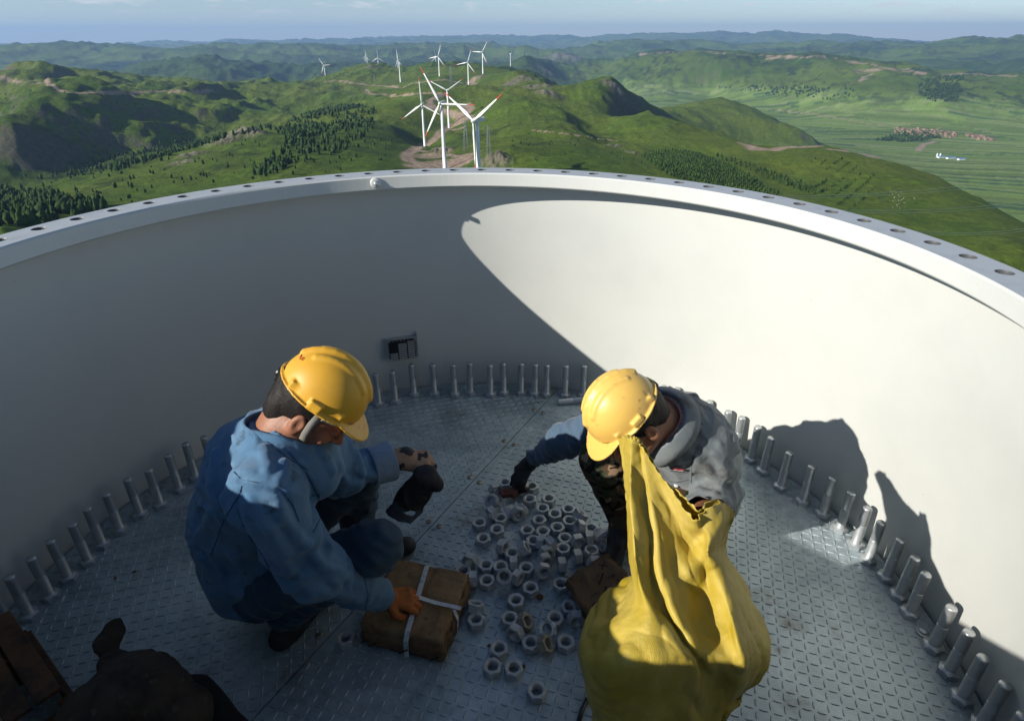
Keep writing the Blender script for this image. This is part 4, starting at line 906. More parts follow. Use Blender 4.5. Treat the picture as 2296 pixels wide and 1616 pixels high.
def wdir(P, D, sp, sa, amp, o=2, off=0.):
    D = np.asarray(D, float); D = D/np.linalg.norm(D); a = P@D; n = vnoise(P*4.5+off+7)[:, None]; Q = (P-a[:, None]*D)*sp+a[:, None]*D*sa+off+.35*n
    r = 1-2.2*np.abs(vnoise(Q)); r2 = 1-2.2*np.abs(vnoise(Q*2.1+5)); return amp*(r+(.45*r2 if o > 1 else 0))
def crease(P, D, f, amp, off=0., wob=1.1):
    """sharp parallel folds across direction D, f per metre, wandering and fading in and out"""
    D = np.asarray(D, float); D = D/np.linalg.norm(D); u = (P@D)*f+wob*vnoise(P*5+off)+.3*vnoise(P*17+off); t = np.abs((u % 1)-.5)*2
    return amp*np.clip(.35+1.3*vnoise(P*5.5+off+3), 0, 1)*(t**1.6*1.6-.6)
def lift(p, z): p = np.asarray(p, float); return CAM+(p-CAM)*((z-CAM[2])/(p[2]-CAM[2]))
def seams(f, lines, m, parent, r=.0013):
    for L in lines:
        q = []
        for (x0, y0), (x1, y1) in zip(L, L[1:]):
            n = max(2, int(math.hypot(x1-x0, y1-y0)/7))
            for k in range(n): q.append(trace(f, x0+(x1-x0)*k/n, y0+(y1-y0)*k/n))
        q.append(trace(f, *L[-1])); run = []
        for p in q+[None]:
            if p is not None and (not run or np.linalg.norm(p-run[-1]) < .05): run.append(p); continue
            if len(run) > 3: bm = bmesh.new(); bm_tube(bm, [tuple(v) for v in run], r, 5); o = bobj('seam', bm, m, parent, True)
            run = [p] if p is not None else []
def head_sdf(O, M, nb, rn=.058):
    """O = middle of the hat brim plane, M = head frame (forward, left, up)"""
    def w(p): return O+M@V3(*p)
    def f(P):
        Lp = (P-O)@M
        d = ell(Lp, (-.012, 0, -.012), (.098, .078, .095)); d = smin(d, ell(Lp, (.028, 0, -.085), (.064, .060, .082)), .03)
        for s in (-1, 1):
            d = smin(d, cone(Lp, (-.005, s*.052, -.10), (.062, s*.012, -.150), .022, .018), .02)
            d = smin(d, ell(Lp, (.058, s*.040, -.085), (.024, .020, .018)), .015)
        d = smin(d, ell(Lp, (.076, 0, -.152), (.016, .018, .014)), .012)
        d = smin(d, ell(Lp, (.083, 0, -.040), (.013, .045, .010)), .012)
        for s in (-1, 1):
            d = smax(d, -ell(Lp, (.100, s*.031, -.057), (.016, .017, .011)), .008)
            d = np.minimum(d, ell(Lp, (.078, s*.031, -.058), (.0125, .0125, .0125)))
            d = smin(d, ell(Lp, (.087, s*.031, -.0535), (.006, .015, .004)), .003)
        d = smin(d, cone(Lp, (.088, 0, -.052), (.110, 0, -.090), .008, .0105), .008); d = smin(d, ell(Lp, (.100, .009, -.094), (.009, .007, .006)), .005); d = smin(d, ell(Lp, (.100, -.009, -.094), (.009, .007, .006)), .005)
        d = smin(d, ell(Lp, (.090, 0, -.115), (.009, .022, .0045)), .004); d = smin(d, ell(Lp, (.088, 0, -.124), (.010, .019, .0055)), .004)
        for s in (-1, 1):
            e = ell(Lp, (-.008, s*.080, -.070), (.019, .009, .031)); e = smax(e, -ell(Lp, (-.004, s*.090, -.067), (.011, .008, .020)), .004); d = smin(d, e, .006)
        d = smin(d, cone(P, w((-.030, 0, -.09)), nb, rn*.93, rn), .03)
        return d
    return f, w
def hair_mesh(name, O, M, parent, low=-.105, seed=0.):
    def f(P):
        Lp = (P-O)@M; d = ell(Lp, (-.016, 0, -.016), (.103, .085, .100)); d = smin(d, ell(Lp, (-.070, 0, -.075), (.034, .058, .045)), .03); d = smin(d, ell(Lp, (-.060, 0, -.112), (.036, .052, .042)), .03)
        d = d-.0035*fbm(np.stack([Lp[:, 0]*22+Lp[:, 2]*20, Lp[:, 1]*70, Lp[:, 2]*12-Lp[:, 0]*8], 1)+seed, 2)
        front = (Lp[:, 0]-.035-.25*(Lp[:, 2]+.03)); d = smax(d, front, .01)
        side = -(Lp[:, 2]-(low+.035*np.clip((Lp[:, 0]+.06)/.07, 0, 1)+.006*vnoise(Lp*90))); d = smax(d, side, .006)
        for s in (-1, 1): d = smax(d, -ell(Lp, (-.006, s*.088, -.072), (.024, .022, .034)), .004)
        return d
    lo, hi = bbox([O-.16, O+.16], 0); o = smesh(name, f, lo, hi, .0035, M_hair, parent, 1); clean_islands(o); return o
def hard_hat(O, M, parent, m, label):
    HS = .885
    def f(P):
        L = (P-O)@M/HS; x, y, z = L.T
        dome = ell(L, (-.004, 0, .004), (.128, .106, .128))
        ridge = None
        for yy, ra, x0, x1 in ((0, .015, -1.05, 1.0), (.034, .010, -.72, .72), (-.034, .010, -.72, .72)):
            for k in range(9):
                t0, t1 = x0+(x1-x0)*k/9, x0+(x1-x0)*(k+1)/9
                p = [(-.004+.124*sin(t)*math.sqrt(max(0, 1-(yy/.106)**2)), yy, .004+.122*cos(t)*math.sqrt(max(0, 1-(yy/.106)**2))) for t in (t0, t1)]
                e = cone(L, p[0], p[1], ra, ra); ridge = e if ridge is None else np.minimum(ridge, e)
        d = smin(dome, ridge, .007); d = smax(d, -(z+.002), .002)
        # brim with a drooping peak
        er = np.sqrt((x/.140)**2+(y/.117)**2); pk = np.sqrt(((x-.055)/.125)**2+(y/.098)**2)
        br = (np.minimum(er, pk)-1)*.11; zc = -.004-.30*np.clip(x-.085, 0, 1)-.04*np.clip(np.hypot(x, y)-.09, 0, 1); slab = np.maximum(br, np.abs(z-zc)-.0032)
        d = smin(d, slab, .006)
        for sx, sy, l in ((.062, .083, .014), (-.005, .107, .020), (-.078, .080, .017)):
            for s in (-1, 1): d = smin(d, box(L, (sx, s*sy, .012), (l, .010, .012), None, .005), .004)
        inner = ell(L, (-.004, 0, -.004), (.122, .100, .124)); d = smax(d, -inner, .002)
        return d*HS
    o = smesh('hard_hat', f, O-.21, O+.21, .0028, m, parent, 1); clean_islands(o); o['label'] = label
    bm = bmesh.new(); pts = [Vector(O+M@V3(.100*cos(t)-.004, .083*sin(t), -.012)) for t in np.linspace(0, 2*pi, 33)]
    for a, b_ in zip(pts, pts[1:]):
        up = Vector(M@V3(0, 0, 1))*.014; v = [bm.verts.new(p) for p in (a-up, b_-up, b_+up, a+up)]; bm.faces.new(v)
    bmesh.ops.remove_doubles(bm, verts=bm.verts, dist=1e-5); q = bobj('headband', bm, M_plast, o, True); q.modifiers.new('s', 'SOLIDIFY').thickness = .002
    bm = bmesh.new(); Mx = Matrix.Translation(Vector(O+M@V3(-.110, 0, -.026))) @ Matrix(M.tolist()).to_4x4(); bm_box(bm, (0, 0, 0), (.014, .05, .028), Mx); bm_lathe(bm, [(.014, 0), (.014, .012), (.011, .016)], 16, Mx @ Matrix.Rotation(-pi/2, 4, 'Y')); bobj('ratchet', bm, M_blk, o)
    return o
def hand_parts(W, F, Nn, side, curls, fat=1., spread=.16, thumb=(.5, .6, .3), L=1.):
    """bones of a hand: W wrist, F forwards, Nn out of the back of the hand, side=+1 if the thumb lies towards cross(F, Nn)"""
    F = F/np.linalg.norm(F); Nn = Nn-F*(Nn@F); Nn = Nn/np.linalg.norm(Nn); T = np.cross(F, Nn)*side; out = []; pads = []
    for i, (off, ln, kn) in enumerate(((.030, .074, .088), (.010, .083, .092), (-.010, .077, .088), (-.029, .060, .080))):
        c = curls[i]; base = W+F*kn*L*.97+T*off*L; a = c[0]; d0 = T*spread*off/.03*.9
        pads.append((W+F*.012+T*off*.45, base, .0125*fat, .0115*fat)); p = base
        for s_, r0, r1, cu in ((.46, .0100, .0092, c[0]), (.30, .0092, .0084, c[1]), (.26, .0084, .0068, c[2])):
            if s_ < .46: a += cu
            dr = F*cos(a)-Nn*sin(a)+d0*(cos(a)); dr = dr/np.linalg.norm(dr); q = p+dr*ln*s_*L; out.append((p, q, r0*fat, r1*fat)); p = q
    b = W+F*.022*L+T*.024*L; dr = F*.62+T*thumb[0]*1.3-Nn*.25; dr /= np.linalg.norm(dr); q = b+dr*.040*L; pads.append((b, q, .0150*fat, .0115*fat))
    d2 = F*.85+T*(thumb[0]-thumb[1])-Nn*thumb[2]; d2 /= np.linalg.norm(d2); q2 = q+d2*.031*L; out.append((q, q2, .0108*fat, .0095*fat)); d3 = F*.85+T*(thumb[0]-thumb[1]*1.9)-Nn*(thumb[2]+.25); d3 /= np.linalg.norm(d3); out.append((q2, q2+d3*.024*L, .0095*fat, .0078*fat))
    return out, pads
def hand_d(P, hp, k=.004):
    out, pads = hp; d = None
    for a, b, r0, r1 in pads:
        e = cone(P, a, b, r0, r1); d = e if d is None else smin(d, e, .010)
    groups = [out[0:3], out[3:6], out[6:9], out[9:12], out[12:]]
    for g in groups:
        e = None
        for a, b, r0, r1 in g: q = cone(P, a, b, r0, r1); e = q if e is None else smin(e, q, .0025)
        d = smin(d, e, k)
    return d
def boot(P, ank, toe, r=.046):
    d = toe-ank; d[2] = 0; d = d/np.linalg.norm(d); heel = V3(ank[0], ank[1], .032)-d*.045; tp = V3(ank[0], ank[1], .034)+d*.18
    e = smin(cone(P, heel, tp, .040, .036), cone(P, ank+V3(0, 0, .06), V3(ank[0], ank[1], .05), r, r), .03); e = smin(e, cone(P, V3(ank[0], ank[1], .07), (heel+tp)/2+V3(0, 0, .02), .045, .04), .02)
    return smax(e, -(P[:, 2]-.002), .004)

# ---------------------------------------------------------------- left worker, blue jacket
def left_worker():
    root = empty('person', (-.60, 0, 0)); tag(root, 'crouching worker in blue denim jacket and yellow hard hat, hand on the brown package', 'person')
    def par(o): o.parent = root; o.matrix_parent_inverse = Matrix.Translation(-root.location); return o
    pel = at_z(578, 1235, .27); waist = at_z(556, 1150, .44); chest = at_z(590, 1052, .69); up = at_z(625, 1008, .825)
    nb = at_z(640, 955, .895); ns, ne, nw = at_z(592, 1100, .825), at_z(690, 1270, .50), at_z(845, 1333, .185)
    fs, fe, fw = lift(V3(-.475, .135, .68), .80), at_z(770, 1062, .57), at_z(868, 1032, .56)
    nh, nk, na = V3(-.62, -.10, .25), at_z(838, 1225, .41), at_z(640, 1372, .10)
    fh, fk, fa = V3(-.64, .13, .24), at_z(800, 1060, .47), at_z(800, 1200, .10)
    fwd = V3(.74, -.05, -.67); O = at_z(728, 878, .99); M = frame(fwd, V3(.55, .10, .82))
    hs, hw = head_sdf(O, M, nb)
    nhand = hand_parts(at_z(856, 1334, .165), at_z(935, 1343, .128)-at_z(856, 1334, .165), V3(-.1, -.25, 1), 1, [(.55, 1.1, .9), (.5, 1.15, .9), (.55, 1.15, .9), (.6, 1.1, .9)], 1.08, thumb=(.6, .7, .5), L=1.0)
    fhand = hand_parts(at_z(886, 1030, .562), at_z(960, 1035, .54)-at_z(886, 1030, .562), V3(.25, -.15, 1), -1, [(.95, .9, .5), (.85, .8, .4), (.8, .7, .4), (.75, .6, .3)], 1.42, thumb=(.25, .3, .7), L=1.12)
    def body(P):
        d = hs(P); d = smin(d, cone(P, pel, chest, .12, .13), .05); d = smin(d, cone(P, chest, nb, .12, .06), .05)
        for a, b, c, r in ((ns, ne, nw, 0), (fs, fe, fw, 0)): d = smin(d, cone(P, chest+(a-chest)*.6, a, .06, .055), .04); d = smin(d, cone(P, a, b, .048, .040), .02); d = smin(d, cone(P, b, c, .040, .028), .02)
        d = smin(d, cone(P, nw, nhand[1][1][0], .027, .024), .012)
        for a, b, c in ((nh, nk, na), (fh, fk, fa)): d = smin(d, cone(P, pel, a, .10, .09), .04); d = smin(d, cone(P, a, b, .075, .052), .02); d = smin(d, cone(P, b, c, .050, .034), .02)
        d = smin(d, hand_d(P, nhand), .006)
        d = smin(d, cone(P, fw, fhand[1][1][0], .027, .022), .01)
        return d
    o = smesh('body', body, V3(-.98, -.52, .02), V3(-.04, .36, 1.12), .0040, M_skin, None, 1); clean_islands(o); par(o)
    def jk0(P):
        d = ell(P, pel, (.175, .200, .16)); d = smin(d, cone(P, pel+V3(-.01, 0, .03), waist, .165, .170), .04); d = smin(d, cone(P, waist, chest, .170, .175, ((.75, 0, -.5), .86)), .05); d = smin(d, cone(P, chest, up, .170, .115, ((.6, 0, -.7), .86)), .05)
        d = smin(d, cone(P, up+V3(0, -.06, 0), ns, .095, .088), .04); d = smin(d, cone(P, up+V3(0, .06, -.01), fs, .09, .08), .04)
        d = smin(d, cone(P, chest+V3(.06, 0, .02), up+V3(.06, 0, -.05), .12, .10), .05)
        a = smin(cone(P, ns, ne, .086, .074), cone(P, ne, nw, .073, .050), .03); b = smin(cone(P, fs, fe, .080, .066), cone(P, fe, fw-(fw-fe)*.25, .066, .052), .03)
        d = smin(d, a, .018); d = smin(d, b, .018)
        # shirt tails over the seat, hanging
        d = smin(d, ell(P, pel+V3(-.03, .0, -.08), (.14, .18, .10)), .04)
        # folds across sleeve and back
        w = wrink(P, 4., .005, 1, (1.5, .8, 1.1), 3.)+wdir(P, V3(.45, -.3, -.8), 9.5, 1.7, .0078, 1, 3.)+crease(P, V3(.75, .35, .55), 13, .0075, 2., 1.4)+crease(P, V3(-.35, .8, .5), 17, .0034, 6., 1.5)+wrink(P, 60, .0007, 2)
        ta = np.clip(((P-ne)@(nw-ne))/((nw-ne)@(nw-ne)), -.9, 1.2); d2 = np.abs(cone(P, ns, ne, .0, .0)); near = np.clip(1-(np.minimum(cone(P, ns, ne, .08, .08), cone(P, ne, nw, .07, .07)))/.03, 0, 1)
        w = w+near*.0065*np.sin(ta*26+3*vnoise(P*14))*np.exp(-(ta*1.4)**2)
        fr = np.clip(1-np.minimum(cone(P, fs, fe, .07, .07), cone(P, fe, fw, .06, .06))/.03, 0, 1); d = d+fr*.006*np.sin((P@V3(1, .3, .2))*95+3*vnoise(P*16+4))
        return d-w
    jk1 = grooves(jk0, [[(500, 1040), (540, 1072), (590, 1082), (625, 1095), (650, 1130)], [(540, 1100), (528, 1130), (545, 1180), (580, 1240)], [(640, 1010), (680, 1055), (705, 1110), (700, 1165)]], .011, .008)
    jk2 = grooves(jk1, [[(480, 1010), (470, 1080), (490, 1130)], [(590, 1000), (600, 1050)], [(640, 1030), (625, 1075)], [(600, 1210), (660, 1290), (700, 1330)], [(760, 1040), (775, 1075)], [(800, 1010), (812, 1060)], [(720, 1010), (745, 1050)], [(560, 1120), (600, 1180), (640, 1240)], [(470, 1150), (440, 1200)], [(700, 1240), (740, 1290), (760, 1330)], [(660, 1290), (720, 1320), (800, 1345)], [(620, 1130), (665, 1200), (690, 1220)], [(430, 1180), (470, 1230), (500, 1300)], [(740, 1270), (790, 1300)], [(460, 960), (500, 930), (540, 905)], [(520, 1240), (560, 1300)]], .022, .013, True)
    def jk(P):
        d = jk2(P); d = np.maximum(d, -cone(P, nb+V3(-.01, 0, -.04), hw((-.02, 0, -.03)), .070, .088)); return smax(d, (P-nw)@((nw-ne)/np.linalg.norm(nw-ne))-.012, .004)
    o = smesh('jacket', jk, V3(-1.02, -.56, .03), V3(-.06, .34, 1.04), .0046, M_blue_j, None, 1); clean_islands(o); par(o); jacket = o
    M_seam = mat('dark_blue_seam', (.018, .045, .085), .9)
    seams(jk, [[(505, 1036), (540, 1070), (590, 1080), (628, 1094), (655, 1130), (668, 1165)], [(540, 1085), (527, 1130), (545, 1180), (585, 1240), (600, 1270)], [(645, 1010), (685, 1055), (712, 1110), (715, 1160), (700, 1190)], [(470, 1240), (500, 1160), (530, 1110)], [(812, 1290), (822, 1330), (815, 1362)], [(562, 928), (590, 980), (640, 1020), (690, 1050)], [(690, 1110), (712, 1105), (722, 1135)]], M_seam, jacket)
    # standing collar laid open round the neck
    cn = (hw((-.05, 0, -.10))-nb); cn /= np.linalg.norm(cn); cx = np.cross(cn, V3(0, 1, 0)); cx /= np.linalg.norm(cx); cy = np.cross(cn, cx)
    V_, Q_ = [], []; n1 = 48
    for j in range(7):
        f_ = j/6
        for i in range(n1):
            t = 2*pi*i/n1; rr = (.070+.016*math.sin(t)**2, .078+.020*cos(t)**2, .083+.03*cos(t)**2, .088, .094, .108, .122)[j]+.004*sin(3*t+1); hh = (-.030, .010, .036, .046, .036, .006, -.024)[j]
            frt = max(0, -cos(t)) ; V_.append(nb+V3(-.005, 0, -.025)+cx*cos(t)*rr*1.02+cy*sin(t)*rr+cn*(hh-.055*max(0, cos(t)*(1 if cx[0] > 0 else -1))**2*(1 if j < 9 else 0)))
    for j in range(6): Q_ += [(j*n1+i, j*n1+(i+1) % n1, (j+1)*n1+(i+1) % n1, (j+1)*n1+i) for i in range(n1)]
    c = mesh_vf('collar', np.array(V_), np.array(Q_), M_blue_j, None, True); c.modifiers.new('s', 'SOLIDIFY').thickness = .004; c.modifiers.new('d', 'SUBSURF').render_levels = 1; c.parent = jacket
    def cuffs(P):
        ax = (fw-fe)/np.linalg.norm(fw-fe); a = fw-ax*.062; b = fw+ax*.012; d = cone(P, a, b, .063, .067); t = (P-a)@ax; d = np.maximum(d, -t); d = np.maximum(d, t-np.linalg.norm(b-a)); d = np.maximum(d, -cone(P, fe, fw+ax*.1, .046, .052)); return d-.0016*fbm(P*45, 3)
    c = smesh('cuff', cuffs, fw-.12, fw+.12, .003, M_cuff, None, 1); clean_islands(c); c.parent = jacket; c['label'] = 'paler turned back cuff'
    bt = trace(jk, 720, 1140)
    if bt is not None:
        bm = bmesh.new(); q = Vector(CAM-bt).to_track_quat('Z', 'Y').to_matrix().to_4x4(); bm_lathe(bm, [(.0085, 0), (.0085, .003), (.006, .004), (.005, .0025)], 18, Matrix.Translation(Vector(bt)) @ q); c = bobj('button', bm, M_button, None, True); c.parent = jacket
    def tr(P):
        d = ell(P, pel+V3(.02, 0, -.03), (.17, .18, .13))
        for a, b, c_, r in ((nh, nk, na, 1.), (fh, fk, fa, .92)):
            d = smin(d, cone(P, a, b, .100*r, .084*r), .03); d = smin(d, cone(P, b, c_+V3(0, 0, .02), .082*r, .066*r), .02)
        kn = np.clip(1-np.linalg.norm(P-nk, axis=1)/.16, 0, 1)
        d = d-wrink(P, 6, .007, 2, (1, 1, 1), 5.)-crease(P, V3(.7, .2, .7), 20, .007, 5.)-wrink(P, 50, .001, 2)-kn*.006*np.sin((P@V3(.6, .2, .9))*90+2*vnoise(P*15))
        return smax(d, -(P[:, 2]-.05), .005)
    o = smesh('trousers', tr, V3(-.98, -.42, .03), V3(-.10, .44, .64), .0055, M_navy, None, 1); clean_islands(o); par(o)
    for a, t in ((na, V3(.45, .9, 0)), (fa, V3(1, .1, 0))):
        o = smesh('boot', lambda P: boot(P, a, a+t), a-V3(.18, .18, .12), a+V3(.3, .3, .12), .005, M_boot, None, 1); clean_islands(o); par(o)
    hm = par(hard_hat(O, M, None, M_helm, 'deep yellow scuffed hard hat with short peak'))
    par(hair_mesh('hair', O, M, None, -.150))
    # chin strap over the cheek
    bm = bmesh.new(); pts = [hw(p) for p in ((.018, -.096, -.008), (.018, -.089, -.045), (.022, -.082, -.08), (.03, -.066, -.115), (.045, -.034, -.158), (.05, 0, -.168))]
    for a, b_ in zip(pts, pts[1:]):
        w_ = M@V3(.0095, 0, 0); v = [bm.verts.new(p) for p in (a-w_, a+w_, b_+w_, b_-w_)]; bm.faces.new(v)
    bmesh.ops.remove_doubles(bm, verts=bm.verts, dist=1e-5); c = bobj('chin_strap', bm, M_web, None, True); c.modifiers.new('s', 'SOLIDIFY').thickness = .002; par(c)
    def gl(P):
        ax = (fw-fe)/np.linalg.norm(fw-fe); d = hand_d(P, fhand, .003); d = smin(d, cone(P, fw-ax*.01, fhand[1][1][0]+ax*.02, .036, .036), .012); return d-.0012*fbm(P*60, 2)
    gl2 = lambda P: smax(smin(hand_d(P, nhand), cone(P, nw+(ne-nw)*.08, nhand[1][1][0], .030, .027), .012)-.0012-.0008*fbm(P*70, 2), -(P-nw)@((nw-ne)/np.linalg.norm(nw-ne))-.03, .003)
    c = smesh('glove', gl2, nw-.12, nw+V3(.22, .14, .10), .0028, mat('orange_knit_glove', (.36, .105, .02), .85, bump=(120, .001, 3), var=(18, (.20, .06, .015), .45, .65)), None, 1); clean_islands(c); par(c); c['label'] = 'dirty orange work glove on the hand at the package'
    gd = lambda Cc: (fbm(Cc*22+3, 3) > .22).astype(np.int32)
    c = smesh('glove', gl, fw-.10, fw+V3(.20, .14, .10), .0026, [M_tan, M_darkglove], None, 1, gd); clean_islands(c); par(c); c['label'] = 'tan leather work glove with dark grease patches'
    # the red handwritten figure near the back of the hat
    hb_ = lambda P: ell((P-O)@M/.885, (-.004, 0, .004), (.128, .106, .128))*.885
    for st_ in ([(660, 792), (664, 800)], [(668, 789), (663, 803)], [(678, 790), (673, 796), (672, 801), (677, 803), (680, 799), (675, 797)]):
        pq = [trace(hb_, *p) for p in st_]; pq = [p+(CAM-p)/np.linalg.norm(CAM-p)*.0035 for p in pq if p is not None]
        if len(pq) > 1: bm = bmesh.new(); bm_tube(bm, [tuple(p) for p in pq], .0011, 5); c = bobj('pen_stroke', bm, mat('red_ink', (.55, .03, .01), .6)); c.parent = hm; c.matrix_parent_inverse = Matrix.Identity(4)
    return dict(fw=fw, fh=fhand, O=O, M=M, bones=[np.linalg.norm(a-b).round(3) for a, b in ((ns, ne), (ne, nw), (fs, fe), (fe, fw), (nh, nk), (nk, na), (fh, fk), (fk, fa), (nb, O))])
LW = left_worker()

# ---------------------------------------------------------------- right worker, grey jacket and camouflage trousers
def right_worker():
    root = empty('person', (.82, .25, 0)); tag(root, 'worker in grey jacket and camouflage trousers bent over behind the yellow sack', 'person')
    def par(o): o.parent = root; o.matrix_parent_inverse = Matrix.Translation(-root.location); return o
    pel = at_z(1545, 1085, .27); waist = at_z(1553, 1035, .42); chest = at_z(1525, 990, .60); nb = at_z(1470, 946, .78); up = at_z(1497, 966, .70)
    ls, le, lw = at_z(1583, 1000, .67), at_z(1606, 1112, .47), at_z(1560, 1165, .56)
    rs, re, rw = V3(.575, .33, .60), at_z(1262, 990, .37), at_z(1193, 1030, .155)
    rh_, rk, ra = V3(.80, .40, .25), at_z(1352, 1032, .44), at_z(1392, 1165, .10)
    lh_, lk, la = V3(.88, .27, .25), at_z(1500, 1120, .42), at_z(1580, 1200, .10)
    O = at_z(1392, 922, .85); M = frame(V3(-.66, -.33, -.68), V3(-.64, -.12, .76))
    hs, hw = head_sdf(O, M, nb)
    rhand = hand_parts(at_z(1184, 1040, .135), at_z(1155, 1085, .06)-at_z(1184, 1040, .135), V3(-.5, -.3, .8), 1, [(.5, .8, .6), (.45, .9, .6), (.5, .9, .6), (.6, .9, .6)], 1.3, thumb=(.5, .5, .6))
    def body(P):
        d = hs(P); d = smin(d, cone(P, pel, chest, .12, .13), .05); d = smin(d, cone(P, chest, nb, .11, .06), .05)
        for a, b, c in ((ls, le, lw), (rs, re, rw)): d = smin(d, cone(P, chest+(a-chest)*.6, a, .06, .055), .04); d = smin(d, cone(P, a, b, .048, .040), .02); d = smin(d, cone(P, b, c, .040, .028), .02)
        for a, b, c in ((lh_, lk, la), (rh_, rk, ra)): d = smin(d, cone(P, pel, a, .10, .09), .04); d = smin(d, cone(P, a, b, .075, .052), .02); d = smin(d, cone(P, b, c, .050, .034), .02)
        return d
    o = smesh('body', body, V3(.15, -.1, .04), V3(1.15, .85, .9), .0045, M_skin, None, 1); clean_islands(o); par(o)
    def jk0(P):
        d = ell(P, pel+V3(0, 0, .02), (.17, .17, .14)); d = smin(d, cone(P, pel, waist, .155, .16), .04); d = smin(d, cone(P, waist, chest, .16, .165, ((-.6, -.4, -.5), .85)), .05); d = smin(d, cone(P, chest, up, .16, .12, ((-.6, -.4, -.6), .85)), .05)
        d = smin(d, cone(P, up+V3(.04, -.02, 0), ls, .10, .088), .04); d = smin(d, cone(P, up+V3(-.03, .03, -.01), rs, .09, .078), .04)
        d = smin(d, smin(cone(P, ls, le, .078, .068), cone(P, le, lw, .066, .052), .03), .006); d = smin(d, smin(cone(P, rs, re, .076, .064), cone(P, re, rw+(re-rw)*.1, .063, .044), .03), .018)
        w = wrink(P, 4., .004, 1, (1.1, 1.1, .8), 1.)+wdir(P, V3(-.3, -.6, -.8), 9.5, 1.7, .0075, 1, 1.)+crease(P, V3(.2, .3, .9), 13, .0065, 4., 1.5)+crease(P, V3(.8, .5, -.2), 16, .003, 8., 1.5)+wrink(P, 60, .0007, 2)
        nr = np.clip(1-np.minimum(cone(P, ls, le, .08, .08), cone(P, le, lw, .07, .07))/.03, 0, 1); w = w+nr*.006*np.sin((P@V3(.2, .2, 1))*75+3*vnoise(P*14))
        nr = np.clip(1-np.minimum(cone(P, rs, re, .07, .07), cone(P, re, rw, .055, .055))/.03, 0, 1); w = w+nr*.004*np.sin((P@V3(1, -.3, .6))*85+3*vnoise(P*13+3))
        return d-w
    jk1 = grooves(jk0, [[(1530, 930), (1560, 960), (1563, 1000), (1548, 1040), (1545, 1090)], [(1480, 1060), (1500, 1075), (1540, 1078)], [(1490, 990), (1480, 1040)]], .008, .004)
    jk2 = grooves(jk1, [[(1580, 1050), (1610, 1090)], [(1600, 1020), (1625, 1060)], [(1585, 1085), (1635, 1080)], [(1575, 1140), (1625, 1120)], [(1500, 1000), (1515, 1035)], [(1490, 930), (1540, 920)], [(1560, 1100), (1600, 1110), (1640, 1105)], [(1565, 1120), (1620, 1140)], [(1540, 1000), (1520, 1050)], [(1610, 1000), (1620, 1060)], [(1240, 970), (1270, 1000)], [(1270, 960), (1300, 990)], [(1220, 1000), (1245, 1025)]], .020, .011, True)
    def jk(P):
        d = jk2(P); d = np.maximum(d, -cone(P, nb+V3(0, 0, -.05), hw((-.02, 0, -.02)), .072, .10)); d = smax(d, (P-rw)@((rw-re)/np.linalg.norm(rw-re))-.0, .004)
        # open front below the collar
        a = trace_cache.get('a'); return d if a is None else np.maximum(d, -cone(P, a, trace_cache['b'], .02, .012))
    trace_cache = {}
    q1, q2 = trace(jk2, 1470, 1000), trace(jk2, 1462, 1040)
    if q1 is not None and q2 is not None: trace_cache['a'] = q1; trace_cache['b'] = q2
    mids = lambda Cc: (((Cc-rs)@((re-rs)/np.linalg.norm(re-rs)) > .10) & (Cc[:, 0] < .52)).astype(np.int32)
    o = smesh('jacket', jk, V3(.16, -.08, .06), V3(1.18, .9, .82), .0055, [M_grey_j, M_navy_sl], None, 1, mids); clean_islands(o); par(o); jacket = o
    def collar(nm, R, m_, hh, drop):
        V_, Q_ = [], []; n1 = 48; cn = hw((-.05, 0, -.10))-nb; cn /= np.linalg.norm(cn); fx = M@V3(1, 0, 0); cx = fx-cn*(fx@cn); cx /= np.linalg.norm(cx); cy = np.cross(cn, cx)
        for j in range(6):
            for i in range(n1):
                t = 2*pi*(i+.5)/n1*.86+pi*.14; rr = R+(0, .006, .010, .016, .032, .046)[j]+.003*sin(3*t); z = (-.03, .008, hh, hh-.006, hh-.032, hh-.052)[j]
                V_.append(nb+cx*cos(t)*rr+cy*sin(t)*rr+cn*(z-drop*max(0, cos(t))**2-.01))
        for j in range(5): Q_ += [(j*n1+i, j*n1+i+1, (j+1)*n1+i+1, (j+1)*n1+i) for i in range(n1-1)]
        c = mesh_vf(nm, np.array(V_), np.array(Q_), m_, None, True); c.modifiers.new('s', 'SOLIDIFY').thickness = .0035; return c
    c = collar('collar', .076, M_grey_j, .04, .05); c.parent = jacket
    mc = mat('pink_check_shirt', (.46, .24, .18), .85); t_ = mc.node_tree; bb = t_.nodes['Principled BSDF']; tcc = N(t_, 'ShaderNodeTexCoord'); ck = N(t_, 'ShaderNodeTexChecker', i_Scale=110.); ck.inputs['Color1'].default_value = (.50, .27, .20, 1); ck.inputs['Color2'].default_value = (.36, .17, .13, 1); t_.links.new(tcc.outputs['Object'], ck.inputs['Vector']); t_.links.new(ck.outputs['Color'], bb.inputs['Base Color'])
    par(collar('shirt_collar', .064, mc, .032, .04))
    # emblem on the breast: small red flag with a white stroke over a line of dark characters
    M_seam = mat('dark_grey_seam', (.06, .07, .075), .9)
    seams(jk, [[(1530, 928), (1558, 955), (1563, 1000), (1550, 1040), (1548, 1085)], [(1492, 1078), (1512, 1084), (1542, 1078)], [(1478, 985), (1490, 1020), (1500, 1040)], [(1590, 1125), (1610, 1135), (1632, 1128)], [(1500, 905), (1540, 920), (1575, 955)]], M_seam, jacket)
    E0 = trace(jk, 1519, 1052)
